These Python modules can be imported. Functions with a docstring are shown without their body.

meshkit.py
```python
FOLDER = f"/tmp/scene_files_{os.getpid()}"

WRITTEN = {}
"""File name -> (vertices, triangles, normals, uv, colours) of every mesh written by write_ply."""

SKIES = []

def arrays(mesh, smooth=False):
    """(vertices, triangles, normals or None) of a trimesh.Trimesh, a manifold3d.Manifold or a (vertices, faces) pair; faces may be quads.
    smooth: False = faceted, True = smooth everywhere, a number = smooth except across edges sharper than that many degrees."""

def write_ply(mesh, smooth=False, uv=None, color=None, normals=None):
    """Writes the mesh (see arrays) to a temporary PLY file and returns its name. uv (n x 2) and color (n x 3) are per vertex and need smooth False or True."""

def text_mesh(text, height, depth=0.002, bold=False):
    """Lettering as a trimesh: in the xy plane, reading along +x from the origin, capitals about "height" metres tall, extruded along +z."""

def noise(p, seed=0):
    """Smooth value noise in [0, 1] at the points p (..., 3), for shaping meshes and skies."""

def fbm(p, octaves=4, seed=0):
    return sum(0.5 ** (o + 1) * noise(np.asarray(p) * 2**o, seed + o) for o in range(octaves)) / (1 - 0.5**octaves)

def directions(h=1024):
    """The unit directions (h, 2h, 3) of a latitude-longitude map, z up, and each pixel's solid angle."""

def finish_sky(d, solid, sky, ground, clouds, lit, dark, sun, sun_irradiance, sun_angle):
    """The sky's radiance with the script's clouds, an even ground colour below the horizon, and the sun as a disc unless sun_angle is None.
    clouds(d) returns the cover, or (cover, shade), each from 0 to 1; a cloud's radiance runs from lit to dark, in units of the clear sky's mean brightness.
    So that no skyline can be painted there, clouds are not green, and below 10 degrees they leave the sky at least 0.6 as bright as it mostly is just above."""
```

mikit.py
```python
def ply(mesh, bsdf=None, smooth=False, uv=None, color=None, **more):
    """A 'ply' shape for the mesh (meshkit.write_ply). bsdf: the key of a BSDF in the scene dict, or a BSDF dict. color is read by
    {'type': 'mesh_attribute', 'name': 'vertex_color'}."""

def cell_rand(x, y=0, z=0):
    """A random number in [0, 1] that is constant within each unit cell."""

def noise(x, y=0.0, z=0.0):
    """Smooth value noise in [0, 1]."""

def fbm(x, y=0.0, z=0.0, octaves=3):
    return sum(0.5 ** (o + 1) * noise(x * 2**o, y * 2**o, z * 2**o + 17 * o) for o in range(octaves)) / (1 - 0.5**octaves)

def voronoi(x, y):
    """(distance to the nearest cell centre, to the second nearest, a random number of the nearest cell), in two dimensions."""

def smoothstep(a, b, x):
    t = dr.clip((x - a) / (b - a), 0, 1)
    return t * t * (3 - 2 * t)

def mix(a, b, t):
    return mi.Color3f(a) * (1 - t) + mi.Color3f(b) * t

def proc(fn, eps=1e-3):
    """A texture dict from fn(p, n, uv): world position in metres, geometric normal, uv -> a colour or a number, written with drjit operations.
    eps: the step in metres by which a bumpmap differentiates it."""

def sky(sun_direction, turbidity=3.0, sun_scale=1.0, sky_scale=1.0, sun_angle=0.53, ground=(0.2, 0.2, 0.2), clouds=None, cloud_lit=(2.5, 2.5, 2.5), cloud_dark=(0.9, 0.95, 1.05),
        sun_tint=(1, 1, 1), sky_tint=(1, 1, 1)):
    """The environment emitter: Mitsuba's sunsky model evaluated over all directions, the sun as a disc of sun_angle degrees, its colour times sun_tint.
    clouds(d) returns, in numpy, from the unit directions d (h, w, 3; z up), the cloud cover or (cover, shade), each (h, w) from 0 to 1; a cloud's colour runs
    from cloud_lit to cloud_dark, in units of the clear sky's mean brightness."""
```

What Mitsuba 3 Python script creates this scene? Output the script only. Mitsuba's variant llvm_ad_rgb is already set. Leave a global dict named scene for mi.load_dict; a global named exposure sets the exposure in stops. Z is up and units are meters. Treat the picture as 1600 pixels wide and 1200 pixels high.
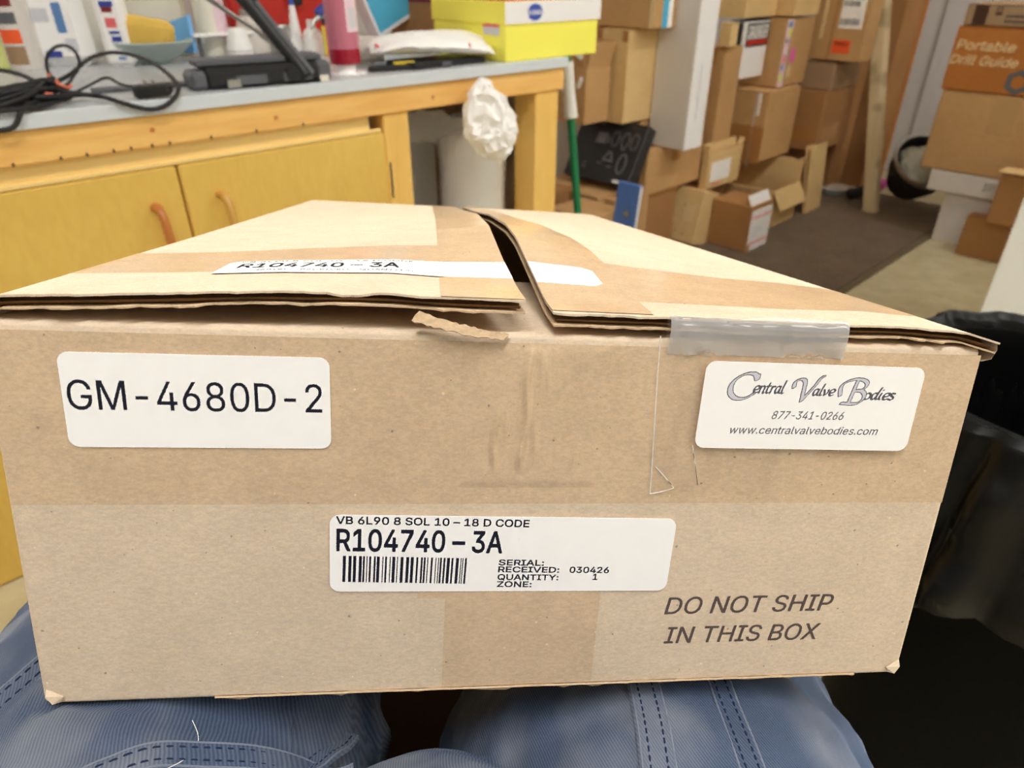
import math, random
import numpy as np, trimesh, mitsuba as mi, drjit as dr
import manifold3d as m3
from shapely.geometry import Polygon, LineString, MultiPoint, Point, box as sbox
from shapely.ops import unary_union
from shapely import affinity
import mikit, meshkit

T = mi.ScalarTransform4f
scene, labels = {'type': 'scene'}, {}
rng = np.random.default_rng(7)

# ---------------------------------------------------------------- camera, light, exposure
H = 0.95                                   # eye height; x runs along the workbench, y towards the wall behind it
PITCH, YAW = math.radians(31.05), math.radians(46.0)
FWD = np.array([math.cos(YAW), math.sin(YAW), 0.0]); RGT = np.array([math.sin(YAW), -math.cos(YAW), 0.0])
LOOK = FWD * math.cos(PITCH) - np.array([0, 0, math.sin(PITCH)])
EYE = np.array([0, 0, H])
scene['camera'] = {'type': 'thinlens', 'fov': 2 * math.degrees(math.atan(800 / 1078.0)), 'fov_axis': 'x', 'near_clip': 0.02, 'far_clip': 50.0,
                   'aperture_radius': 0.00062, 'focus_distance': 0.215,
                   'to_world': T().look_at(origin=EYE.tolist(), target=(EYE + LOOK).tolist(), up=[0, 0, 1])}
exposure = 1.56
LAMP = [7.2, 7.1, 6.9]
CEILING = 2.5
LAMPS = [(-0.3, -0.1), (0.9, -1.75), (2.2, -0.3)]           # centres of the ceiling fittings, built with the ceiling below

# ---------------------------------------------------------------- materials
def rgb(r, g, b): 
    c = np.array([r, g, b]) / 255.0
    return np.where(c <= .04045, c / 12.92, ((c + .055) / 1.055) ** 2.4).tolist()
def P(name, color, rough=.6, spec=.4, metal=0.0, **k):
    scene[name] = {'type': 'twosided', 'bsdf': {'type': 'principled', 'base_color': color if isinstance(color, dict) else {'type': 'rgb', 'value': color}, 'roughness': rough, 'specular': spec, 'metallic': metal, **k}}
HR = np.array([[0.7822692717586122, 0.5884706614940979, 0.20434546000082623], [-0.6175205770498543, 0.7757312161099793, 0.13003621523463094], [-0.08199465459568193, -0.22791086177106906, 0.9702234359695211]])
HO = np.array([0.011285582599126051, 0.2054375572258136, 0.8752112245085109 - .95 + H])
def to_box(p):                              # world -> the big box's own axes, in millimetres
    d = [p.x - float(HO[0]), p.y - float(HO[1]), p.z - float(HO[2])]
    return [1000 * (d[0] * float(HR[0, k]) + d[1] * float(HR[1, k]) + d[2] * float(HR[2, k])) for k in range(3)]
def fine_kraft(base, wet=1.0):
    base = [float(c) for c in base]
    def fn(p, n, uv):
        x, y, z = to_box(p)
        v = y + z
        a = mikit.fbm(x * .8 + 40, v * 1.5 + 90, y * .4, 3)                  # fibres lie mostly along the box
        b = mikit.noise(x * 2.6 + 300 + 2 * a, v * 4.0 + 500)
        c = mikit.fbm(x * .09 + 70, v * .11 + 70, 0, 3)
        k = .80 + .24 * a + .12 * b + .14 * c
        f, s, r = mikit.voronoi(x * .13 + 100, v * .13 + 100)
        rad = .008 + .045 * dr.power(mikit.cell_rand(dr.floor(r * 9999), 1), 3)
        dark = dr.select((f < rad) & (r > .55), .55, 1.0)
        lite = dr.select((f < rad) & (r < .25), 1.35, 1.0)
        warm = mikit.noise(x * .35 + 11, v * .7 + 7)
        return mi.Color3f(base[0] * (1 + .02 * warm), base[1], base[2] * (1 - .04 * warm)) * k * dark * lite * wet
    return mikit.proc(fn)
P('kraft_fine', fine_kraft(rgb(206, 188, 166)), .75, .25)
P('kraft_taped', fine_kraft(rgb(200, 176, 147)), .36, .42)
P('kraft_top_taped', fine_kraft(rgb(202, 174, 140)), .17, .6)
P('kraft_edge', fine_kraft(rgb(190, 166, 136)), .9, .1)
P('kraft_flute', fine_kraft(rgb(120, 92, 66)), .95, .05)
def kraft(base, seed):
    base = np.array(base)
    def fn(p, n, uv):
        a = mikit.fbm(p.x * 7 + seed, p.y * 7 + 30, p.z * 5 + 20, 3)
        b = mikit.noise(p.x * 90 + 40 + p.y * 90, p.z * 260 + 90)
        return mi.Color3f(*base.tolist()) * (.82 + .28 * a + .1 * b)
    return mikit.proc(fn)
P('kraft_tan', kraft(rgb(218, 186, 132), 3), .7, .25)
P('kraft_brown', kraft(rgb(192, 152, 104), 9), .7, .25)
P('kraft_dark', kraft(rgb(164, 120, 76), 15), .7, .25)
P('kraft_orange', kraft(rgb(178, 112, 52), 21), .6, .3)
P('kraft_pale', rgb(206, 182, 148), .75, .2)
P('carton_inside', rgb(160, 138, 112), .8, .2)
P('brown_tape', rgb(172, 122, 70), .3, .5)
P('pale_tape', rgb(222, 196, 150), .35, .5)
P('dull_tape', rgb(186, 148, 100), .35, .5)
P('white_paper', rgb(250, 249, 247), .5, .35)
P('white_card', rgb(238, 238, 240), .45, .4)
P('grey_card', rgb(214, 208, 202), .5, .35)
P('ink', rgb(26, 27, 40), .6, .2)
P('ink_grey', rgb(84, 82, 94), .6, .2)
P('ink_brown', rgb(92, 80, 76), .8, .1)
P('logo_grey', rgb(206, 208, 216), .5, .3)
P('black_plastic', rgb(30, 31, 34), .42, .45)
P('grey_plastic', rgb(92, 94, 100), .45, .4)
P('black_rubber', rgb(34, 34, 36), .55, .35)
P('bin_black', rgb(5, 5, 6), .6, .1)
P('bag_black', rgb(8, 8, 9), .40, .28)
P('steel', rgb(190, 190, 188), .3, .5, 1.0)
P('red_paint', rgb(190, 40, 34), .4, .5)
P('dark_red', rgb(120, 22, 30), .4, .5)
P('orange_tie', rgb(226, 120, 96), .5, .4)
P('orange_grip', rgb(236, 92, 36), .45, .4)
P('lime', rgb(214, 226, 96), .4, .4)
P('yellow_card', rgb(250, 244, 104), .45, .4)
P('yellow_deep', rgb(236, 204, 60), .5, .4)
P('white_plastic', rgb(246, 246, 246), .35, .5)
P('cream_plastic', rgb(232, 228, 214), .4, .4)
P('label_blue', rgb(92, 132, 186), .45, .4)
P('navy', rgb(52, 66, 152), .45, .4)
P('logo_blue', rgb(62, 84, 176), .4, .4)
P('pink_paper', rgb(226, 108, 112), .5, .3)
P('magenta', rgb(232, 100, 186), .5, .3)
P('sponge_yellow', rgb(226, 190, 98), .95, .1)
P('sponge_blue', rgb(128, 190, 246), .8, .2)
P('stoneware', rgb(170, 186, 184), .35, .5)
P('cyan_card', rgb(84, 182, 222), .45, .4)
P('green_metal', rgb(22, 122, 76), .3, .5)
P('black_card', rgb(44, 44, 46), .4, .4)
P('print_grey', rgb(120, 120, 122), .5, .3)
P('blue_card', rgb(84, 120, 190), .4, .4)
P('wall_paint', rgb(226, 224, 222), .8, .2)
P('trim_white', rgb(214, 213, 216), .55, .3)
P('cabinet_white', rgb(240, 243, 246), .4, .4)
P('hardboard', rgb(160, 132, 102), .75, .2)
P('lilac_panel', rgb(226, 216, 220), .6, .3)
P('bluewhite_panel', rgb(238, 243, 248), .5, .3)
P('handle_brown', rgb(190, 118, 60), .3, .5)
P('handle_tan', rgb(206, 160, 84), .3, .5)
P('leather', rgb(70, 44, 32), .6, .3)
P('grey_metal', rgb(150, 148, 144), .4, .5)
P('clear_bag_fill', rgb(198, 200, 186), .3, .5)
P('hot_orange', rgb(240, 96, 48), .5, .3)
P('pink_liquid', rgb(194, 112, 134), .18, .5)
P('red_liquid', rgb(156, 24, 48), .15, .5)
P('pale_pink', rgb(232, 206, 220), .3, .5)
P('lime_bottle', rgb(226, 232, 150), .3, .5)
P('film_white', rgb(244, 243, 242), .3, .5)
scene['clear_film'] = {'type': 'principledthin', 'base_color': {'type': 'rgb', 'value': [.97, .97, .97]}, 'roughness': .22, 'spec_trans': .72, 'diff_trans': .6, 'eta': 1.5}
scene['milky_tape'] = {'type': 'principledthin', 'base_color': {'type': 'rgb', 'value': [.98, .98, .98]}, 'roughness': .15, 'spec_trans': .68, 'diff_trans': .25, 'eta': 1.5}
scene['clear_tape'] = {'type': 'thindielectric', 'int_ior': 1.5}
def wood(base, dark, along='x', ring=26.0):
    def fn(p, n, uv):
        u, v = (p.x, p.z) if along == 'x' else (p.z, p.x)
        w = mikit.fbm(u * 3.0 + 9, v * 14 + p.y * 9 + 5, 3, 3)
        g = .5 + .5 * dr.sin((v * 40 + w * 5.0) * 3.1)
        f = mikit.noise(u * 30, v * 420 + p.y * 200)
        t = dr.clip(.42 * w + .18 * g + .25 * f, 0, 1)
        return mikit.mix(base, dark, t)
    return mikit.proc(fn)
P('rail_wood', wood(rgb(249, 206, 128), rgb(220, 156, 76)), .35, .45)
P('panel_wood', wood(rgb(248, 224, 156), rgb(230, 194, 112)), .4, .4)
def doorcol(p, n, uv):
    a = mikit.fbm(p.x * 6 + 3, p.z * 6 + 8, 1, 4)
    b = mikit.noise(p.x * 160 + 9, p.z * 60 + 5)
    return mikit.mix(rgb(232, 198, 104), rgb(212, 172, 82), dr.clip(a * .8 + b * .25, 0, 1))
P('door_wood', mikit.proc(doorcol), .38, .45)
P('stile_wood', wood(rgb(242, 202, 116), rgb(222, 172, 86), 'z'), .38, .45)
def laminate(p, n, uv):
    a = mikit.noise(p.x * 420, p.y * 420, 2)
    return mi.Color3f(*rgb(184, 187, 190)) * (.86 + .18 * a)
P('laminate', mikit.proc(laminate), .35, .5)
P('metal_edge', rgb(206, 214, 222), .35, .5)
def floorcol(p, n, uv):
    a = mikit.fbm(p.x * 22, p.y * 22, 4, 4)
    b = mikit.noise(p.x * 150, p.y * 150, 1)
    g = dr.minimum(dr.abs(p.x / .305 - dr.floor(p.x / .305) - .5), dr.abs(p.y / .305 - dr.floor(p.y / .305) - .5))
    return mikit.mix(rgb(212, 203, 170), rgb(188, 177, 140), dr.clip(a * 1.1 - .15 + b * .15, 0, 1))
P('floor_tile', mikit.proc(floorcol), .35, .45)
def matcol(p, n, uv):
    a = mikit.noise(p.x * 300, p.y * 300, 1); b = mikit.fbm(p.x * 12, p.y * 12, 2, 3)
    return mikit.mix(rgb(132, 117, 100), rgb(92, 80, 68), dr.clip(a * .8 + b * .5 - .15, 0, 1))
P('mat_brown', mikit.proc(matcol), .95, .05)
P('mat_edge', rgb(112, 102, 82), .8, .1)
def postcol(p, n, uv):
    a = mikit.fbm(p.x * 30, p.y * 30, p.z * 4, 3); s = mikit.smoothstep(.62, .72, mikit.fbm(p.x * 14 + 5, p.y * 14, p.z * 9 + 3, 2))
    return mikit.mix(mikit.mix(rgb(226, 208, 172), rgb(200, 178, 138), a), rgb(150, 132, 96), s * .6)
P('raw_wood', mikit.proc(postcol), .75, .2)
# worn blue work cloth: twill lines, pale rubbed patches
CR = np.stack([RGT, FWD, [0, 0, 1]], 1)
def cloth(p, n, uv):
    d = [p.x, p.y, p.z - H]
    x, y, z = [1000 * (d[0] * float(CR[0, k]) + d[1] * float(CR[1, k]) + d[2] * float(CR[2, k])) for k in range(3)]
    w = mikit.fbm(x * .02 + 9, y * .02 + 5, z * .02 + 3, 3)
    tw = .5 + .5 * dr.sin((x * 1.0 + y * .42 + z * .3 + w * 3) * 2 * math.pi / .95)
    th = mikit.noise(x * 1.3 + 40, y * 3.2 + 60, z * 2 + 10)
    wear = mikit.smoothstep(.34, .86, mikit.fbm(x * .045 + 21, y * .022 + 15, z * .045 + 9, 4))
    c = mikit.mix(rgb(56, 70, 96), rgb(86, 100, 124), tw * .75 + .25 * th)
    return mikit.mix(c, mikit.mix(rgb(124, 130, 142), rgb(146, 150, 158), tw), wear * .72) * (.86 + .26 * w)
P('work_cloth', mikit.proc(cloth), .85, .15, sheen=.3)
P('seam_cloth', rgb(100, 112, 140), .9, .1)
P('seam_edge', rgb(116, 124, 142), .9, .1)
P('stitch', rgb(40, 50, 78), .9, .1)
P('boot', rgb(48, 38, 30), .6, .3)

# ---------------------------------------------------------------- mesh helpers
def tm(v, f): return trimesh.Trimesh(np.asarray(v, float), np.asarray(f, int), process=False)
def quads(q): q = np.asarray(q); return np.vstack([q[:, [0, 1, 2]], q[:, [0, 2, 3]]])
def cat(*ms): return trimesh.util.concatenate([m for m in ms if m is not None])
def hull(pts):
    h = trimesh.convex.convex_hull(np.asarray(pts, float)); return h
def bx(x0, y0, z0, x1, y1, z1, c=.002):
    lo, hi = np.minimum([x0, y0, z0], [x1, y1, z1]), np.maximum([x0, y0, z0], [x1, y1, z1])
    m, h = (lo + hi) / 2, (hi - lo) / 2
    c = min(c, .45 * h.min())
    pts = [m + np.array([sx * (h[0] - (k != 0) * c), sy * (h[1] - (k != 1) * c), sz * (h[2] - (k != 2) * c)]) for sx in (-1, 1) for sy in (-1, 1) for sz in (-1, 1) for k in range(3)]
    return hull(pts)
def tube(path, r, n=10, closed=False, samples=None):
    p = np.asarray(path, float)
    if samples: p = spline(p, samples, closed)
    t = np.gradient(p, axis=0) if not closed else np.roll(p, -1, 0) - np.roll(p, 1, 0)
    t /= np.maximum(np.linalg.norm(t, axis=1, keepdims=True), 1e-12)
    a = np.cross(t[0], [0, 0, 1.0]); a = a if np.linalg.norm(a) > .1 else np.cross(t[0], [1.0, 0, 0]); a /= np.linalg.norm(a)
    rr = np.interp(np.linspace(0, 1, len(p)), np.linspace(0, 1, np.size(r)), np.atleast_1d(r)); ang = np.arange(n) * 2 * math.pi / n; v = []
    for i in range(len(p)):
        a = a - t[i] * (a @ t[i]); a /= np.linalg.norm(a); b = np.cross(t[i], a)
        v.append(p[i] + rr[i] * (np.cos(ang)[:, None] * a + np.sin(ang)[:, None] * b))
    m = len(p); v = np.vstack(v); q = []
    for i in range(m if closed else m - 1):
        k = (i + 1) % m
        q += [[i * n + j, i * n + (j + 1) % n, k * n + (j + 1) % n, k * n + j] for j in range(n)]
    f = quads(q)
    if not closed:
        v = np.vstack([v, p[:1], p[-1:]]); s, e = len(v) - 2, len(v) - 1
        f = np.vstack([f, [[s, (j + 1) % n, j] for j in range(n)], [[e, (m - 1) * n + j, (m - 1) * n + (j + 1) % n] for j in range(n)]])
    return tm(v, f)
def spline(p, n, closed=False):
    from scipy.interpolate import CubicSpline
    p = np.asarray(p, float)
    if closed: p = np.vstack([p, p[:1]])
    d = np.concatenate([[0], np.cumsum(np.maximum(np.linalg.norm(np.diff(p, axis=0), axis=1), 1e-9) ** .5)])
    return CubicSpline(d, p, bc_type='periodic' if closed else 'natural')(np.linspace(0, d[-1], n + closed))[:n]
def lathe(prof, at=(0, 0, 0), n=32, sx=1.0, sy=1.0):
    prof = np.asarray(prof, float); ang = np.arange(n) * 2 * math.pi / n; v, q = [], []
    for r, z in prof: v.append(np.stack([r * sx * np.cos(ang), r * sy * np.sin(ang), np.full(n, z)], 1))
    for i in range(len(prof) - 1): q += [[i * n + j, i * n + (j + 1) % n, (i + 1) * n + (j + 1) % n, (i + 1) * n + j] for j in range(n)]
    m = tm(np.vstack(v), quads(q)); m.vertices += np.asarray(at); return m
def grid(fn, us, vs, thick=0.0):
    """A sheet of points fn(u, v); thick > 0 gives it a back and edges, downwards along the normals."""
    nu, nv = len(us), len(vs)
    v = np.array([fn(u, w) for u in us for w in vs], float)
    q = [[i * nv + j, (i + 1) * nv + j, (i + 1) * nv + j + 1, i * nv + j + 1] for i in range(nu - 1) for j in range(nv - 1)]
    m = tm(v, quads(q))
    if not thick: return m
    n = np.zeros_like(v); f = m.faces; c = np.cross(v[f[:, 1]] - v[f[:, 0]], v[f[:, 2]] - v[f[:, 0]])
    for k in range(3): np.add.at(n, f[:, k], c)
    n /= np.linalg.norm(n, axis=1, keepdims=True)
    rim = [i * nv for i in range(nu)] + [(nu - 1) * nv + j for j in range(1, nv)] + [i * nv + nv - 1 for i in range(nu - 2, -1, -1)] + [j for j in range(nv - 2, 0, -1)]
    k = len(v); side = []
    for a, b in zip(rim, rim[1:] + rim[:1]): side += [[b, a, a + k], [b, a + k, b + k]]
    return tm(np.vstack([v, v - n * thick]), np.vstack([f, f[:, ::-1] + k, side]))
def prism(poly, depth):
    ms = [trimesh.creation.extrude_polygon(g, depth, engine='earcut') for g in getattr(poly, 'geoms', [poly]) if g.area > 1e-12]
    return cat(*ms)
def rrect(x0, y0, x1, y1, r): return sbox(x0 + r, y0 + r, x1 - r, y1 - r).buffer(r, quad_segs=6)
def place(m, o, right, up):
    """A mesh built in the xy plane (z out of it) put at o with its x along right and y along up."""
    right, up = np.asarray(right, float), np.asarray(up, float); right = right / np.linalg.norm(right); up = up / np.linalg.norm(up)
    M = np.eye(4); M[:3, 0], M[:3, 1], M[:3, 2], M[:3, 3] = right, up, np.cross(right, up), o
    m = m.copy(); m.apply_transform(M); return m
def words(text, x0, z0, width, height, bold=False, slant=0.0, depth=.00008):
    """Lettering in its own plane, cap height and width as given, lower left corner at x0, z0."""
    m = meshkit.text_mesh(text, height, depth, bold); b = m.bounds
    m.vertices[:, 0] = (m.vertices[:, 0] - b[0, 0]) * (width / (b[1, 0] - b[0, 0]))
    m.vertices[:, 0] += slant * m.vertices[:, 1]
    m.vertices += [x0, z0, 0]; return m
def rot(m, axis, deg, about=(0, 0, 0)):
    m = m.copy(); m.apply_transform(trimesh.transformations.rotation_matrix(math.radians(deg), axis, about)); return m
def mv(m, *d): m = m.copy(); m.vertices += np.asarray(d, float); return m
def xf(m, M): m = m.copy(); m.apply_transform(M); return m
def frame(R, o): M = np.eye(4); M[:3, :3], M[:3, 3] = R, o; return M
BOX = frame(HR, HO)
_b = math.radians(2.2); _R = np.array([[math.cos(_b), math.sin(_b), 0], [-math.sin(_b), math.cos(_b), 0], [0, 0, 1]]); _p = np.array([.19, 1.245, 0])
BENCH = frame(_R, _p - _R @ _p)             # the bench stands 2.2 degrees out of line with the room
LAP = frame(CR, [0, 0, H])                  # x to the sitter's right, y ahead, z up from eye height
FR = None
def use(fr):
    global FR; FR = fr
def add(key, mesh, mat, smooth=False):
    """One entry of the scene; a taken key gets the next number."""
    k, i = key, 0
    while k in scene: i += 1; k = f'{key}_{i:03d}'
    if FR is not None: mesh = xf(mesh, FR)
    scene[k] = mikit.ply(mesh, mat, smooth); return k
def lab(key, label=None, cat_=None, group=None, kind=None):
    d = labels.setdefault(key, {})
    for k, v in (('label', label), ('category', cat_), ('group', group), ('kind', kind)):
        if v: d[k] = v
USED = {}
def thing(name, label, cat_, group=None):
    i = USED.get(name, -1) + 1; USED[name] = i
    k = name if i == 0 else f'{name}_{i:03d}'
    lab(k, label, cat_, group); return k

# ---------------------------------------------------------------- the room
XF, YB, XN, YN = 4.17, 2.1, -2.2, -2.4      # far wall, wall behind the bench, near walls
def structure(key, mesh, mat, label):
    add(key, mesh, mat); lab(key, label, kind='structure')
structure('floor', bx(XN, YN, -.05, XF, YB, 0), 'floor_tile', 'speckled beige vinyl floor')
structure('wall_back', bx(XN, YB, 0, XF + .1, YB + .1, CEILING), 'wall_paint', 'white wall behind the workbench and the carton pile')
structure('wall_far', bx(XF, YN, 0, XF + .1, YB, CEILING), 'wall_paint', 'pale wall at the far end of the room')
structure('wall_near', bx(XN - .1, YN, 0, XN, YB, CEILING), 'wall_paint', 'white wall at the near end of the room')
structure('wall_right', bx(XN, YN - .1, 0, XF, YN, CEILING), 'wall_paint', 'white wall opposite the workbench')
structure('ceiling', bx(XN - .1, YN - .1, CEILING, XF + .1, YB + .1, CEILING + .1), 'wall_paint', 'white ceiling with light fittings')
structure('trim_1', bx(XF - .03, 1.10, 0, XF, 1.27, 2.1, .004), 'trim_white', 'white upright door trim at the far wall')
structure('trim_2', bx(XF - .022, .96, 0, XF, 1.085, 2.1, .004), 'trim_white', 'second white upright board beside the door trim')
for i, (x, y) in enumerate(LAMPS):
    k = thing('ceiling_light', ('long fluorescent ceiling light directly above the box and the lap', 'long fluorescent ceiling light nearest the wall opposite the workbench', 'long fluorescent ceiling light above the floor mat')[i], 'light', 'ceiling lights')
    add(k + '__housing', bx(x - .62, y - .17, CEILING - .07, x + .62, y + .17, CEILING - .001, .01), 'white_plastic')
    m = trimesh.creation.box([1.2, .3, .004]); m.vertices += [x, y, CEILING - .074]
    d = mikit.ply(m, 'white_plastic'); d['emitter'] = {'type': 'area', 'radiance': {'type': 'rgb', 'value': LAMP}}
    scene[k + '__diffuser'] = d
k = thing('floor_mat', 'brown carpet mat with a flat border lying on the vinyl floor', 'mat')
add(k + '__pile', bx(1.45, .80, .0005, 3.62, 1.62, .012, .003), 'mat_brown')
add(k + '__border', cat(bx(1.43, .775, .0005, 3.64, .80, .008, .002), bx(3.62, .8, .0005, 3.64, 1.62, .008, .002)), 'mat_edge')

# ---------------------------------------------------------------- the big box on the lap (its own axes: x along the front, y into depth, z up; top front edge at z = 0)
use(BOX)
W, D_, HH, TH_ = .28, .545, .117, .003
key = thing('cardboard_box', 'large brown cardboard box with three white labels, resting on the lap', 'box')
def corner_profile(w, d, r, n=6):
    return sbox(r, r, w - r, d - r).buffer(r, quad_segs=n)
outer = corner_profile(W, D_, .003); inner = corner_profile(W - .006, D_ - .006, .002); inner = affinity.translate(inner, .003, .003)
walls = prism(outer.difference(inner), HH - .004); walls.vertices[:, 2] -= HH
add(key + '__side_wall', walls, 'kraft_fine', 40)
add(key + '__bottom', bx(.001, .001, -HH - .002, W - .001, D_ - .001, -HH + .0015, .001), 'kraft_fine')
def end_flap(y, s):
    """The minor flap at one end: rolls over the top crease and runs inwards."""
    prof = [(0, -.004), (.0002, -.0014), (.0009, -.0004), (.0022, 0), (.012, -.0004), (.05, -.0016), (.128, -.006)]
    def fn(u, t):
        a, b = prof[int(t)]
        return (.0025 + u * (W - .005), y + s * a, b + .0006 * math.sin(u * 23) * (t == 4))
    us = np.linspace(0, 1, 24)
    return grid(fn, us if s > 0 else us[::-1], range(len(prof)), .0028)
add(key + '__end_flap', end_flap(0, 1), 'kraft_fine', 50)
add(key + '__end_flap', end_flap(D_, -1), 'kraft_fine', 50)
def zl(x, y):
    return np.interp(x, [-.003, .0067, .037, .068, .101, .116, .139], np.array([0.3, 4.9, 6.3, 8.1, 8.9, 8.1, 8.0]) / 1000) * max(0, 1 - y / .56) + .0015 + np.interp(y, [0, .02, .06, .09, .125, .2, .35, .545], np.array([0, .4, 3.5, 7, 11, 12, 6.5, .5]) / 1000) * min(max(x / .139, 0), 1) ** 1.8
def zr(x, y):
    b = np.interp(x, [.147, .175, .225, .25, .272, .284], np.array([5.5, 5.4, 4.7, 5, 3.8, .8]) / 1000) * max(0, 1 - y / .7)
    h = np.interp(y, [-.01, 0, .015, .046, .073, .094, .131, .215, .35, .545], np.array([-.3, 0, .5, 5, 9, 12, 14, 13, 7, .5]) / 1000)
    return b + h * min(max((.284 - x) / .137, 0), 1) ** 1.6 + .0008
def flap(prefix, x0, x1, zf, hinge):
    """A top flap of corrugated board: two liners with the fluted sheet between them; ragged at its front edge."""
    k = key + '__' + prefix
    us = np.concatenate([np.linspace(x0, x1, 70)]); vs = np.concatenate([np.linspace(0, .03, 10), np.linspace(.04, .545, 40)])
    def ragged(x, y, amp, ph): return amp * (meshkit.noise(np.array([x * 300 + ph, ph, 1.0])) - .5 + .7 * (meshkit.noise(np.array([x * 1300 + ph, ph, 5.0])) - .5)) * max(0, 1 - y / .004)
    dent = lambda x: math.exp(-((x - .092) / .006) ** 2)
    def top(x, y):
        return (x, y + ragged(x, y, .0016, 3) + .002 * dent(x) * max(0, 1 - y / .01), zf(x, y) - .0012 * dent(x) * max(0, 1 - y / .012))
    def low(x, y):
        return (x, y - .0002 + ragged(x, y, .002, 40), zf(x, y) - .0031 - .0004 * meshkit.noise(np.array([x * 160, 9.0, 2.0])))
    def mid(x, y):
        return (x, y + .0011, zf(x, y) - .0009 - .0011 * (1 + math.sin(y * 2 * math.pi / .0075)) + 0)
    add(k, grid(top, us, vs, .0006), 'kraft_fine', 40)
    add(k + '__lower_liner', grid(low, us, vs, .0005), 'kraft_edge', 40)
    vm = np.linspace(0, .54, 290)
    xm = np.linspace(x0 + .0012, x1 - .0012, 24)
    add(k + '__fluting', grid(lambda x, y: (x, y + .0009, zf(x, y) - .0018 - .0011 * math.sin(y * 2 * math.pi / .0075)), xm, vm), 'kraft_flute', 40)
    xe = x0 if hinge > 0 else x1
flap('left_flap', -.001, .139, zl, -1)
flap('right_flap', .147, .2835, zr, 1)
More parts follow.
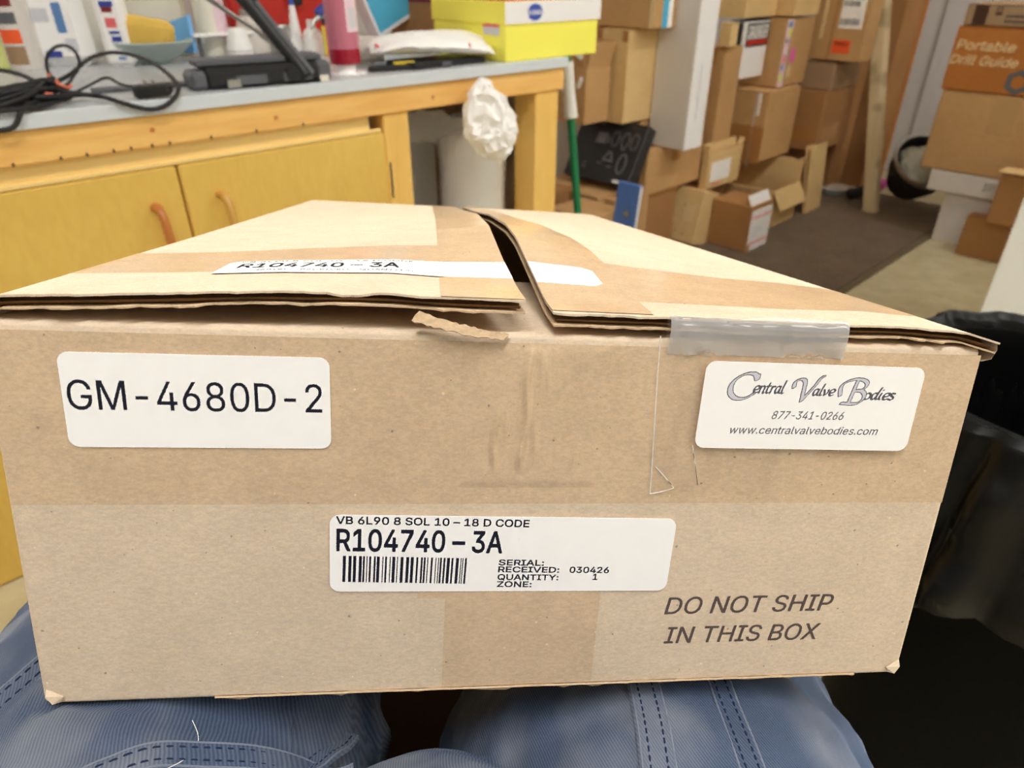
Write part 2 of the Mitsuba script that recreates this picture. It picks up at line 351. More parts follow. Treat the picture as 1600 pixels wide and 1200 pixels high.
# rolled hinges where the flaps leave the side walls
for s, x in ((-1, 0), (1, W)):
    zf = zl if s < 0 else zr
    def fn(t, y, s=s, x=x, zf=zf):
        e = (-.001 if s < 0 else .2835); zt = zf(e, y) - .0002
        pts = [(e, zt), (x + s * .0042, zt - .0022), (x + s * .0030, zt - .0052), (x - s * .0002, min(-.004, zt - .006))]
        return (pts[int(t)][0], y + .0008, pts[int(t)][1])
    ys = np.linspace(.0, .543, 40)
    m = grid(fn, range(4) if s > 0 else range(4), ys if s < 0 else ys[::-1], 0)
    add(key + '__flap_hinge', m, 'kraft_fine', 60)
def drape(poly, zf, lift, mat, part, step=.004, thick=0):
    """A thin patch cut to the outline poly and laid on the flap surface zf."""
    x0, y0, x1, y1 = poly.bounds; cells = []
    m = trimesh.creation.extrude_polygon(poly, .00001, engine='earcut')
    ys = np.linspace(y0, y1, max(2, int((y1 - y0) / step) + 1)); xs = np.linspace(x0, x1, max(2, int((x1 - x0) / step) + 1))
    out = []
    for a, b in zip(xs[:-1], xs[1:]):
        for c, d in zip(ys[:-1], ys[1:]):
            g = poly.intersection(sbox(a, c, b, d))
            for h in getattr(g, 'geoms', [g]):
                if h.geom_type == 'Polygon' and h.area > 1e-10:
                    v, f = trimesh.creation.triangulate_polygon(h, engine='earcut'); out.append(tm(np.c_[v, np.zeros(len(v))], f))
    m = cat(*out); m.merge_vertices(digits_vertex=7)
    m.vertices[:, 2] = [zf(x, y) + lift for x, y in m.vertices[:, :2]]
    if m.face_normals[:, 2].mean() < 0: m.invert()
    return add(key + '__' + part, m, mat, True)
def pg(*pts): return Polygon([(a / 1000, b / 1000) for a, b in pts])
drape(pg((-1, 36), (139, 35), (139, 88), (-1, 87)), zl, .00012, 'kraft_top_taped', 'packing_tape')
drape(pg((116, 0.6), (139, 0.6), (139, 540), (117, 540)), zl, .00020, 'kraft_top_taped', 'packing_tape')
drape(pg((147, 3), (176, 2), (178, 60), (172, 540), (147, 540)), zr, .00020, 'kraft_top_taped', 'packing_tape')
drape(pg((147, 18), (283, 22), (283, 74), (147, 70)), zr, .00012, 'kraft_top_taped', 'packing_tape')
drape(pg((48.7, 30.5), (139, 30.5), (139, 56), (51, 56), (48.7, 53)), zl, .00035, 'white_paper', 'top_label')
drape(pg((147, 33), (166, 33), (169.5, 37), (169.5, 54), (166, 57), (147, 57)), zr, .00035, 'white_paper', 'top_label')
def draped_words(text, x0, y0, w, h, zf, lift, bold, part, mat='ink'):
    m = words(text, x0, y0, w, h, bold, depth=.00004)
    m.vertices[:, 2] += [zf(x, y) + lift for x, y in m.vertices[:, :2]]; add(key + '__' + part, m, mat)
draped_words('R104740 – 3A', .0535, .0405, .050, .0082, zl, .00045, True, 'lettering')
draped_words('VB 6L90 8 SOL 10 – 18 D CODE', .0520, .0520, .056, .0022, zl, .00045, False, 'lettering')
draped_words('SERIAL:   RECEIVED:   QUANTITY:', .0600, .0345, .048, .0020, zl, .00045, False, 'lettering')
# the front face: wide tape across the top, a strip up the middle, labels, stamp
def fface(part, poly, mat, off, depth=.00006, wrinkle=0):
    m = prism(poly, depth); m = place(m, [0, -off, 0], [1, 0, 0], [0, 0, 1])
    return add(key + '__' + part, m, mat)
def mm(*r): return [v / 1000 for v in r]
fface('packing_tape', sbox(*mm(1.5, -51.5, 278.5, -2.4)), 'kraft_taped', .00006)
fface('packing_tape', Polygon([mm(119.5, -116.8), mm(168.6, -116.8), mm(168.6, -60), mm(120, -60)]), 'kraft_taped', .00012)
fface('packing_tape', sbox(*mm(111.3, -83.5, 165, -70)), 'kraft_taped', .00018)
fface('packing_tape', sbox(*mm(120, -46, 168, -4.2)), 'kraft_taped', .00018)
def wrinkled(x0, z0, x1, z1, amp, seed, off=.0006, lean=0.0, top=None):
    us, vs = np.linspace(0, 1, 44), np.linspace(0, 1, 40)
    def fn(u, v):
        x = x0 + u * (x1 - x0) + lean * v; z = z0 + v * (z1 - z0)
        q = meshkit.fbm(np.array([x * 260 + 10, z * 55 + 20, seed]), 3, seed) - .5
        r = meshkit.fbm(np.array([x * 700 + 10, z * 200 + 20, seed]), 2, seed + 3) - .5
        y = -off - amp * max(0, q + .25 * r + .1) * 2
        if top is not None and v > .86: y += top * ((v - .86) / .14) ** 1.5
        return (x, y, z)
    return grid(fn, us, vs)
add(key + '__clear_tape', wrinkled(.1795, -.0475, .232, .0055, .0011, 5, .0006, .0, .001), 'clear_tape', True)
def ridges(u, v):
    x, z = .122 + .042 * u, -.0462 + .0438 * v; h = .0003
    for x0, w, a, z0, z1 in ((.1330, .0009, .0010, -.0415, -.018), (.1352, .0006, .0005, -.034, -.019), (.1415, .0010, .0013, -.0415, -.0015), (.1447, .0011, .0007, -.040, -.0005), (.1468, .0005, .0005, -.018, -.001), (.1565, .0010, .0006, -.0405, -.029)):
        xc = x0 + .0005 * math.sin(z * 260 + x0 * 900) - .0012 * (z - z1) / .04 * -1
        e = min(max((z - z0) / .006, 0), 1) * min(max((z1 - z) / .008, 0), 1)
        h += a * math.exp(-((x - xc) / w) ** 2) * e
    edge = min(u, 1 - u, v, 1 - v); 
    return (x, -.0002 - h * min(1, edge * 20), z)
add(key + '__tape_wrinkle', grid(ridges, np.linspace(0, 1, 150), np.linspace(0, 1, 60)), 'kraft_taped', True)
def bridge(u, v):
    x = .180 + .0535 * u; p = [(.0012, .0062), (-.0008, .0056), (-.0016, .0025), (-.0012, -.0008), (-.0009, -.0028), (-.0006, -.0046)][int(v)]
    return (x, p[0] - .0006 * meshkit.noise(np.array([x * 300, v * 2.0, 4.0])), p[1] + .0008 * meshkit.noise(np.array([x * 200, v, 9.0])))
add(key + '__clear_tape', grid(bridge, np.linspace(0, 1, 40), range(6)), 'milky_tape', True)
for pts in ([(177.6, 1.0), (178.4, -15), (179.6, -34), (180.4, -48)], [(180.4, -48), (184, -47.2), (187.6, -46)], [(187.6, -46), (184, -42), (181, -39)], [(191.6, -32), (193.2, -38.5), (195, -45)], [(233.4, .5), (233.2, -5)]):
    q_ = spline(np.c_[np.array(pts) / 1000, np.zeros(len(pts))], 24); add(key + '__tape_edge', tube(np.c_[q_[:, 0], np.full(24, -.0008), q_[:, 1]], .00013, 6), 'film_white', True)
# torn liner strip hanging out under the left flap
def torn(u, v):
    x = .1085 + u * .0245; z = .0048 - .0052 * u ** .8 + .0022 * (v - .5) * (1 - u * .4) + .0006 * (meshkit.noise(np.array([u * 30, v * 2, 3.0])) - .5)
    return (x + .002 * v, -.0022 - .0016 * math.sin(u * 3.0) + .0018 * v - .0006 * meshkit.noise(np.array([u * 17, v * 3, 8.0])), z)
add(key + '__torn_strip', grid(torn, np.linspace(0, 1, 50), np.linspace(0, 1, 6), .0005), 'kraft_edge', 50)
# crushed lower corners, ragged bottom edge
for x, s in ((.004, 1), (.2765, -1)):
    pts = np.array([[0, 0, 0], [s * .005, -.0010, .0006], [-s * .003, -.0016, .001], [0, -.0024, -.003], [s * .003, -.001, -.0028], [-s * .0035, .001, .004], [s * .002, .003, -.004]]) 
    add(key + '__crushed_corner', hull(pts * .62 + [x, -.0002, -.1150]), 'kraft_fine', False)
n = 90; xs = np.linspace(.05, .262, n)
e = meshkit.fbm(np.stack([xs * 160, xs * 0 + 4, xs * 0], 1), 3) - .4
m = grid(lambda u, v: (xs[int(u)], -.0006 + .0008 * v, -.1168 - (.0018 * max(0, e[int(u)]) * 2 + .0003) * v), range(n), [0, .5, 1], .0006)
add(key + '__torn_edge', m, 'kraft_edge', 40)
fface('part_label', rrect(*mm(18.7, -34.0, 86.8, -7.7), .0028), 'white_paper', .0005, .0002)
lab(key + '__part_label', 'white label reading GM-4680D-2')
def ftext(part, text, x0, z0, w, h, bold=False, slant=0.0, mat='ink', off=.00072):
    m = place(words(text, x0 / 1000, z0 / 1000, w / 1000, h / 1000, bold, slant), [0, -off, 0], [1, 0, 0], [0, 0, 1]); add(key + '__' + part, m, mat)
ftext('part_label__lettering', 'GM-4680D-2', 20.0, -23.3, 64.6, 8.1, False)
fface('stock_label', affinity.rotate(rrect(*mm(85.6, -80.2, 190, -54.6), .003), -1.05, origin=(.0856, -.0674)), 'white_paper', .0005, .0002)
lab(key + '__stock_label', 'white label with barcode reading R104740-3A')
def stext(text, x0, z0, w, h, bold=False):
    m = words(text, x0 / 1000, z0 / 1000, w / 1000, h / 1000, bold)
    m = rot(m, [0, 0, 1], -1.6, [x0 / 1000, z0 / 1000, 0])
    add(key + '__stock_label__lettering', place(m, [0, -.00072, 0], [1, 0, 0], [0, 0, 1]), 'ink')
stext('VB 6L90 8 SOL 10 – 18 D CODE', 87.6, -57.4, 56.6, 2.35, True)
stext('R104740 – 3A', 87.5, -66.2, 49.0, 7.0, True)
for t, z, w in (('SERIAL:', -71.9, 14), ('RECEIVED:', -74.3, 19), ('QUANTITY:', -77.0, 19), ('ZONE:', -79.5, 10.8)): stext(t, 135.6 - (z + 71.9) * -.02, z, w, 1.9, True)
stext('030426', 157.8, -74.9, 12.6, 2.05, True); stext('1', 165.4, -77.6, 1.5, 2.05, True)
br = np.random.default_rng(4); x = 0.0; bars = []
while x < 36.6:
    w = br.choice([.28, .55, .85]); bars.append(sbox(x / 1000, -.0088, (x + w) / 1000, 0)); x += w + br.choice([.3, .5, .8])
m = prism(unary_union(bars), .00008); m = rot(m, [0, 0, 1], -2.2); m = mv(m, .0894, -.0680, 0)
add(key + '__stock_label__barcode', place(m, [0, -.00072, 0], [1, 0, 0], [0, 0, 1]), 'ink')
fface('maker_label', affinity.rotate(rrect(*mm(191.7, -32.6, 260.0, -5.9), .003), -.5, origin=(.2258, -.0193)), 'white_paper', .0018, .0002)
lab(key + '__maker_label', 'white label with the Central Valve Bodies lettering')
ftext('maker_label__lettering', '877-341-0266', 214.0, -22.9, 22.6, 2.5, False, .25, 'ink_grey', .00203)
ftext('maker_label__lettering', 'www.centralvalvebodies.com', 201.5, -27.6, 47.2, 2.35, False, .25, 'ink_grey', .00203)
ftext('stamp', 'DO NOT SHIP', 190.6, -91.3, 57.2, 6.2, False, .16, 'ink_brown', .0002)
ftext('stamp', 'IN THIS BOX', 191.8, -102.6, 53.2, 6.2, False, .16, 'ink_brown', .0002)
# pen-drawn script capitals and small letters of the logo
def pen(strokes, nib=(.17, .06), ang=40, n=26):
    parts = []
    el = affinity.rotate(affinity.scale(Point(0, 0).buffer(1, quad_segs=6), *nib), ang, origin=(0, 0))
    for s in strokes:
        p = spline(np.c_[np.array(s, float), np.zeros(len(s))], n)[:, :2] if len(s) > 2 else np.array(s, float)
        for a, b in zip(p[:-1], p[1:]):
            parts.append(unary_union([affinity.translate(el, *a), affinity.translate(el, *b)]).convex_hull)
    return unary_union(parts).simplify(.006)
GL = {
 'C': [[(.92, .78), (.84, .98), (.55, 1.0), (.2, .75), (.08, .35), (.25, .04), (.6, .02), (.88, .22)], [(.92, .78), (.93, .95)]],
 'V': [[(-.12, .62), (-.1, .86), (.12, .98), (.3, .92), (.32, .5), (.3, .02)], [(.3, .02), (.62, .5), (.85, .85), (.98, 1.08), (1.08, 1.12)]],
 'B': [[(-.22, .35), (-.24, .75), (.15, 1.0), (.62, 1.02), (.86, .86), (.72, .62), (.42, .56)], [(.42, .56), (.74, .52), (.84, .3), (.62, .04), (.2, .0), (-.1, .02)], [(.42, .96), (.34, .6), (.2, .02)]],
 'e': [[(.12, .28), (.42, .36), (.44, .56), (.25, .6), (.08, .34), (.16, .04), (.4, .1)]],
 'n': [[(.12, .58), (.06, .02)], [(.1, .4), (.3, .6), (.42, .5), (.36, .05), (.46, .04)]],
 't': [[(.24, .85), (.12, .12), (.2, .02), (.32, .08)], [(.04, .58), (.36, .6)]],
 'r': [[(.14, .58), (.06, .02)], [(.1, .36), (.26, .58), (.38, .56)]],
 'a': [[(.42, .56), (.2, .58), (.05, .25), (.16, .02), (.36, .3), (.44, .58)], [(.44, .58), (.38, .08), (.48, .04)]],
 'l': [[(.24, 1.05), (.1, .1), (.16, .02), (.24, .06)]],
 'v': [[(.06, .56), (.14, .3), (.16, .03)], [(.16, .03), (.4, .35), (.4, .58)]],
 'o': [[(.26, .6), (.06, .36), (.14, .03), (.34, .1), (.44, .42), (.26, .6)]],
 'd': [[(.4, .54), (.2, .58), (.05, .25), (.16, .02), (.36, .3)], [(.54, 1.05), (.38, .08), (.46, .04)]],
 'i': [[(.14, .58), (.08, .08), (.16, .03)], [(.18, .84), (.19, .86)]],
 's': [[(.36, .54), (.16, .6), (.12, .42), (.32, .22), (.22, .02), (.02, .08)]],
}
ADV = dict(e=.46, n=.52, t=.36, r=.38, a=.5, l=.28, v=.46, o=.48, d=.52, i=.26, s=.42)
def fit_poly(g, x0, z0, w, h):
    a, b, c, d = g.bounds; return affinity.translate(affinity.scale(g, w / (c - a), h / (d - b), origin=(a, b)), x0 - a, z0 - b)
def logo(letter, x0, z0, w, h):
    g = fit_poly(pen(GL[letter], (.115, .045), 35, 40), x0 / 1000, z0 / 1000, w / 1000, h / 1000)
    add(key + '__maker_label__logo', place(prism(g, .00005), [0, -.00203, 0], [1, 0, 0], [0, 0, 1]), 'ink_grey')
    add(key + '__maker_label__logo', place(prism(g.buffer(-.00026), .00005), [0, -.0021, 0], [1, 0, 0], [0, 0, 1]), 'logo_grey')
def small(text, x0, z0, w, h):
    gs, x = [], 0
    for ch in text: gs.append(affinity.skew(affinity.translate(pen(GL[ch], (.085, .04), 40), x, 0), 8, origin=(0, 0))); x += ADV[ch]
    g = fit_poly(unary_union(gs), x0 / 1000, z0 / 1000, w / 1000, h / 1000)
    add(key + '__maker_label__logo', place(prism(g, .00006), [0, -.00203, 0], [1, 0, 0], [0, 0, 1]), 'ink_grey')
logo('C', 199.0, -17.4, 9.6, 9.0); small('entral', 206.9, -15.2, 10.2, 4.4)
logo('V', 218.6, -17.6, 10.2, 8.6); small('alve', 225.4, -15.6, 7.4, 4.0)
logo('B', 233.3, -18.4, 9.6, 8.9); small('odies', 241.8, -16.6, 10.4, 4.2)

# ---------------------------------------------------------------- the sitter: work trousers, boots
use(LAP)
key = thing('person', 'person sitting in worn blue work trousers, holding the large box on the lap', 'person')
def chain(pts, step=None):
    """One surface through joints (x, y, z, radius)."""
    out = None
    for a, b in zip(pts[:-1], pts[1:]):
        sp = [m3.Manifold.sphere(q[3], 40).translate(list(map(float, q[:3]))) for q in (a, b)]
        h = m3.Manifold.batch_hull(sp); out = h if out is None else out + h
    return out
legL = chain([(-.105, -.21, -.205, .098), (-.118, .03, -.258, .091), (-.146, .18, -.295, .087), (-.215, .36, -.345, .070), (-.215, .40, -.52, .060), (-.20, .41, -.79, .062)])
legR = chain([(.045, -.21, -.215, .095), (.046, .03, -.276, .092), (.060, .18, -.318, .091), (.10, .38, -.360, .068), (.11, .42, -.53, .060), (.10, .43, -.79, .062)])
hips = chain([(-.10, -.22, -.185, .105), (.05, -.22, -.185, .105)])
waist = chain([(-.09, -.25, -.12, .105), (.04, -.25, -.12, .105)])
crotch = m3.Manifold.sphere(.098, 48).translate([-.022, .058, -.290])
body = legL + legR + crotch + m3.Manifold.batch_hull([hips, waist])
body = body.refine_to_length(.0065)
mm_ = body.to_mesh(); tro = trimesh.Trimesh(mm_.vert_properties[:, :3], mm_.tri_verts, process=True)
trimesh.smoothing.filter_taubin(tro, iterations=14)
v = np.array(tro.vertices); nrm = np.array(tro.vertex_normals)
q = v @ np.array([[.8, .6, 0], [-.6, .8, 0], [0, 0, 1.0]]).T
fold = meshkit.fbm(q * [34, 13, 26] + 50, 3, 2) - .5
fold2 = meshkit.fbm(v * [16, 60, 30] + 20, 3, 6) - .5
fine = meshkit.fbm(v * 130 + 20, 2, 9) - .5
up = np.clip(nrm[:, 2], 0, 1)
tro.vertices = v + nrm * (.016 * fold + .010 * fold2 + .0015 * fine)[:, None] * (1 - .35 * up[:, None])
lv = (np.array(tro.vertices) @ CR.T + [0, 0, H] - HO) @ HR                  # cloth is pressed flat where the box rests on it
under = (lv[:, 0] > -.012) & (lv[:, 0] < .292) & (lv[:, 1] > -.003) & (lv[:, 1] < .552) & (lv[:, 2] > -.1202)
lv[under, 2] = -.1202
tro.vertices = (lv @ HR.T + HO - [0, 0, H]) @ CR
add(key + '__trousers', tro, 'work_cloth', True)
def on_cloth(path, n):
    p = spline(np.c_[np.array(path, float), np.zeros(len(path))], n) if len(path) > 2 else np.c_[np.linspace(path[0], path[1], n), np.zeros(n)]
    o = np.c_[p[:, :2], np.full(n, 0.05)]
    loc, idx, _ = tro.ray.intersects_location(o, np.tile([0, 0, -1.0], (n, 1)), multiple_hits=False)
    z = np.full(n, np.nan); z[idx] = loc[:, 2]; ok = ~np.isnan(z)
    z = np.interp(np.arange(n), np.arange(n)[ok], z[ok])
    z = np.convolve(np.pad(z, 2, 'edge'), np.ones(5) / 5, 'valid')
    return np.c_[p[:, :2], z]
def seam(path, width=.0085, edge=True, mat='seam_cloth'):
    p = on_cloth(path, 60); t = np.gradient(p, axis=0); t /= np.linalg.norm(t, axis=1, keepdims=True)
    s = np.cross(t, [0, 0, 1.0]); s /= np.linalg.norm(s, axis=1, keepdims=True); u = np.cross(s, t)
    prof = [(-.5, -.0006), (-.47, .0008), (-.3, .0011), (0, .0009), (.3, .0011), (.47, .0008), (.5, -.0006)]
    m = grid(lambda i, j: p[int(i)] + s[int(i)] * prof[int(j)][0] * width + u[int(i)] * (prof[int(j)][1] + .0004), range(60), range(7))
    sk = add(key + '__trousers__seam', m, 'work_cloth', True)
    for off in (-.42, .42):
        a = add(key + '__trousers__seam_edge', tube(p + s * off * width + u * .0011, .00045, 6), 'seam_edge', True)
    d = np.concatenate([[0], np.cumsum(np.linalg.norm(np.diff(p, axis=0), axis=1))]); st = []
    for off in (-.22, .22):
        for a in np.arange(.001, d[-1] - .003, .0034):
            pts = [np.array([np.interp(a + e, d, (p + s * off * width)[:, c]) for c in range(3)]) + u[0] * h for e, h in ((0, .0011), (.0006, .0016), (.0018, .0016), (.0024, .0011))]
            st.append(tube(pts, .0003, 5))
    sk = add(key + '__trousers__stitching', cat(*st), 'stitch', True); lab(sk, kind='stuff')
seam([(.047, .185), (.046, .14), (.043, .10), (.040, .03)], .012)
seam([(.074, .185), (.074, .14), (.072, .10), (.068, .03)], .009)
seam([(-.120, .085), (-.105, .108), (-.082, .118), (-.052, .130)], .009)
seam([(-.060, .150), (-.068, .118), (-.078, .085)], .009)
seam([(-.19, .05), (-.172, .10), (-.15, .16)], .010)
for x, y in ((-.20, .41), (.10, .43)):
    foot = chain([(x, y - .03, -.86, .050), (x + (.0), y + .06, -.885, .046), (x, y + .16, -.90, .036)]) + chain([(x, y, -.80, .058), (x, y - .01, -.88, .052)])
    sole = m3.Manifold.cube([.6, .9, .2], True).translate([x, y, -.949 - .1 + .001])
    foot = (foot - sole).refine_to_length(.012); g = foot.to_mesh(); fm = trimesh.Trimesh(g.vert_properties[:, :3], g.tri_verts); trimesh.smoothing.filter_taubin(fm, iterations=8)
    add(key + '__boot', fm, 'boot', True)
    add(key + '__boot_sole', bx(x - .048, y - .08, -.949, x + .048, y + .20, -.925, .012), 'black_rubber')
key = thing('stool', 'low shop stool with grey metal legs under the sitting person', 'stool')
add(key + '__seat', bx(-.22, -.40, -.425, .16, .31, -.392, .014), 'leather')
for x, y in ((-.17, -.36), (.11, -.36), (-.17, .14), (.11, .14)): add(key + '__leg', tube([(x, y, -.400), (x * 1.1 , y * 1.05, -.949)], .013, 12), 'grey_metal', 60)
# a loose white hair on the cloth
hair = on_cloth([(-.098, .128), (-.092, .118), (-.095, .108), (-.102, .1)], 24) + [0, 0, .0012]
k = add('hair', tube(hair, .00012, 5), 'white_paper', True); lab(k, 'single white hair curled on the blue trousers below the box', 'hair')

# black waste bin with a bag folded over its rim
key = thing('waste_bin', 'black waste bin standing beside the right knee', 'bin')
RAD, PER = np.array([.677, .735]), np.array([.735, -.677])
BC = np.array([.535, .581]) + .067 * PER
def ring(t, a, b):
    c, s = math.cos(t), math.sin(t); e = .75
    return BC + PER * a * abs(c) ** e * np.sign(c) + RAD * b * abs(s) ** e * np.sign(s)
NT = 160; ts = np.linspace(0, 2 * math.pi, NT + 1)
def shell(rows):
    v, q = [], []
    for a, b, z in rows:
        for t in ts[:-1]: v.append([*ring(t, a, b), z])
    for i in range(len(rows) - 1): q += [[i * NT + j, i * NT + (j + 1) % NT, (i + 1) * NT + (j + 1) % NT, (i + 1) * NT + j] for j in range(NT)]
    return tm(v, quads(q))
add(key + '__body', shell([(.165, .105, -.949), (.195, .130, -.36), (.2, .135, -.352), (.19, .125, -.352), (.185, .12, -.37), (.155, .095, -.945), (.001, .001, -.945)]), 'bin_black', 40)
key = thing('bin_bag', 'black plastic bag folded over the rim of the waste bin', 'bag')
rows = [(.155, .095, -.80, 1.0), (.168, .108, -.60, 1.0), (.182, .118, -.45, .8), (.190, .126, -.38, .55), (.196, .131, -.350, .25), (.203, .138, -.342, .2), (.211, .146, -.350, .35), (.216, .151, -.375, .7), (.222, .157, -.42, 1.1), (.228, .162, -.47, 1.4), (.232, .166, -.52, 1.7)]
v, qd = [], []
FOLD = np.array([meshkit.fbm(np.array([math.cos(t) * 9 + 20, math.sin(t) * 9 + 20, 1.0]), 3, 4) - .5 for t in ts[:-1]])
FOLD2 = np.array([meshkit.fbm(np.array([math.cos(t) * 2.5 + 9, math.sin(t) * 2.5 + 4, 6.0]), 2, 8) - .5 for t in ts[:-1]])
NR = 5; rr = []
for (a, b, z, f), (a2, b2, z2, f2) in zip(rows[:-1], rows[1:]):
    for k in range(NR): s = k / NR; rr.append((a + (a2 - a) * s, b + (b2 - b) * s, z + (z2 - z) * s, f + (f2 - f) * s))
rr.append(rows[-1])
for i, (a, b, z, f) in enumerate(rr):
    for j, t in enumerate(ts[:-1]):
        g = FOLD[j] * .055 * f + .010 * f * (meshkit.fbm(np.array([t * 7, z * 60 + 5, 8.0]), 3, 2) - .5) + .012 * f * (meshkit.noise(np.array([t * 4, z * 30 + 50, 3.0])) - .5)
        zz = z + FOLD2[j] * .03 + ((FOLD2[j] * .05 + .008 * (meshkit.noise(np.array([t * 60, 1.0, 2.0])) - .5)) if i == len(rr) - 1 else 0)
        inner = i < 4 * NR
        v.append([*ring(t, a + (-abs(g) * .6 if inner else max(g, -.006)), b + (-abs(g) * .6 if inner else max(g, -.006))), zz])
for i in range(len(rr) - 1): qd += [[i * NT + j, i * NT + (j + 1) % NT, (i + 1) * NT + (j + 1) % NT, (i + 1) * NT + j] for j in range(NT)]
add(key, tm(v, quads(qd)), 'bag_black', True)

# ---------------------------------------------------------------- workbench (bench frame)
use(BENCH)
key = thing('workbench', 'yellow varnished wooden workbench with two doors and an open knee space', 'workbench')
ZT = .772
add(key + '__worktop', bx(-1.2, 1.240, ZT - .02, 1.335, 2.02, ZT, .002), 'laminate')
add(key + '__metal_edge', bx(-1.2, 1.234, ZT - .021, 1.336, 1.2395, ZT + .0005, .0015), 'metal_edge')
rail = bx(-1.2, 1.243, .702, 1.333, 1.275, ZT - .0215, .002)
add(key + '__front_rail', rail, 'rail_wood')
nt = [bx(x - .0016, 1.2415, .702, x + .0016, 1.2435, .7075, .0005) for x in (.19, .252, .288, .326, .352, .384, .412, .48, .56, .65)]
lab(add(key + '__front_rail__saw_mark', cat(*nt), 'leather'), kind='stuff')
for x, z in ((.39, .728), (.60, .722), (.945, .722)): add(key + '__front_rail__knot', prism(Point(0, 0).buffer(.004, quad_segs=5), .0006).apply_transform(frame(np.array([[1, 0, 0], [0, 0, -1], [0, 1.0, 0]]), [x, 1.2432, z])), 'handle_brown')
add(key + '__fascia', bx(-1.2, 1.262, .668, .80, 1.28, .7018, .001), 'panel_wood')
add(key + '__fascia_lip', bx(-1.2, 1.2535, .667, .822, 1.2618, .6745, .002), 'panel_wood')
def door(x0, x1):
    d = add(key + '__door', bx(x0, 1.2535, .003, x1, 1.273, .6655, .0025), 'door_wood'); return d
d1 = door(-.30, .4145); d2 = door(.4185, .829); d0 = door(-1.1, -.304)
def pull(d, x, zt, mat):
    path = [(x, 1.254, zt), (x + .001, 1.238, zt + .002), (x + .002, 1.226, zt - .014), (x + .003, 1.223, zt - .048), (x + .004, 1.226, zt - .082), (x + .004, 1.238, zt - .097), (x + .004, 1.254, zt - .095)]
    add(d + '__handle', tube(path, np.interp(np.linspace(0, 1, 36), [0, .2, .5, .8, 1], [.0075, .0068, .0075, .0068, .0075]), 14, samples=36), mat, True)
pull(d1, .366, .604, 'handle_brown'); pull(d2, .478, .606, 'handle_tan')
add(key + '__stile', bx(.826, 1.250, .0, .886, 1.30, .7018, .002), 'stile_wood')
m = bx(.8312, 1.2478, .533, .8345, 1.2502, .606, .0004); add(key + '__latch_slot', m, 'black_rubber')
add(key + '__leg', bx(1.246, 1.250, .0, 1.322, 1.325, .7018, .002), 'stile_wood')
add(key + '__end_panel', bx(1.300, 1.326, .05, 1.318, 2.0, .752, .001), 'hardboard')
add(key + '__inner_panel', bx(.872, 1.301, .05, .886, 2.0, .752, .001), 'lilac_panel')
add(key + '__back_panel', bx(-1.2, 2.0, .05, 1.318, 2.012, .752, .001), 'lilac_panel')
add(key + '__floor_board', bx(-1.2, 1.30, .06, .872, 1.99, .078, .001), 'panel_wood')

# in the knee space
k = thing('storage_panel', 'pale blue-white panel standing at the back of the knee space', 'panel')
add(k + '__sheet', bx(1.095, 1.600, .001, 1.20, 1.62, .592, .002), 'bluewhite_panel')
add(k + '__edge_strip', bx(1.2005, 1.598, .001, 1.209, 1.622, .594, .001), 'hardboard')
k = thing('paper_roll', 'thick white roll wrapped in clear plastic, standing in the open knee space', 'roll')
RC = np.array([1.148, 1.375, 0])
prof = [(.002, .002), (.072, .002), (.076, .008), (.0765, .40), (.0765, .60), (.074, .612), (.024, .614), (.022, .56)]
add(k + '__paper', lathe(prof, RC, 48), 'white_paper', 40)
m = lathe([(.078, .215), (.079, .25), (.083, .30), (.080, .33), (.086, .36), (.081, .40), (.080, .46), (.081, .52), (.083, .57), (.088, .60), (.075, .63), (.05, .645)], RC, 72)
c = m.vertices - RC; dd = np.linalg.norm(c[:, :2], axis=1, keepdims=True)
m.vertices[:, :2] += c[:, :2] / dd * (.010 * (meshkit.fbm(m.vertices * [40, 40, 28], 3, 5)[:, None] - .35))
add(k + '__wrapping', m, 'clear_film', True)
k = thing('plastic_bag', 'crumpled white plastic bag sticking up over the roll, in front of the bench rail', 'bag')
OUT = np.array([(1.040, .757), (1.070, .733), (1.108, .690), (1.117, .662), (1.118, .632), (1.108, .600), (1.072, .583), (1.035, .596), (1.002, .630), (.988, .655), (.992, .690), (1.008, .735)])
ol = spline(np.c_[OUT, np.zeros(len(OUT))], 90, True)[:, :2]; cen = np.array([1.058, .655])
def bagside(sg):
    rr_ = np.sin(np.linspace(0, math.pi / 2, 9)); gr_ = np.random.default_rng(11 if sg > 0 else 12); jt = gr_.normal(0, 1, (9, 90, 3))
    def fn(r, j):
        i = int(np.argmin(abs(rr_ - r))); jj = (int(j) // 3 * 3) % 90; o = ol[jj]; p = cen + (o - cen) * r
        t = (.042 if sg > 0 else .022) * max(0, 1 - r ** 3) ** .7; a = np.clip(jt[i, jj], -1.4, 1.4) * (1 if i < 8 else 0) * min(1, i / 2.0) 
        return (p[0] + .004 * a[0], 1.195 - sg * (t + .0075 * a[1]) + .01 * (p[1] - .65), p[1] + .004 * a[2])
    js = range(0, 91, 3) if sg < 0 else range(90, -1, -3)
    return grid(fn, rr_, js)
bag = cat(bagside(1), bagside(-1)); bag = bag.subdivide()
add(k, bag, 'film_white', 28)
k = thing('plastic_film', 'thin clear plastic film spread along the underside of the bench beside the roll', 'film')
def film(u, w): 
    x = .90 + .20 * u; y = 1.31 + .10 * w
    return (x, y, .69 - .075 * w - .05 * u * u + .02 * (meshkit.fbm(np.array([u * 7, w * 6, 2.0]), 3, 3) - .5))
add(k, grid(film, np.linspace(0, 1, 30), np.linspace(0, 1, 20)), 'clear_film', True)
k = thing('plastic_tub', 'white rimmed plastic tub beside the bench leg in the knee space', 'tub')
tc = np.array([1.262, 1.56, 0])
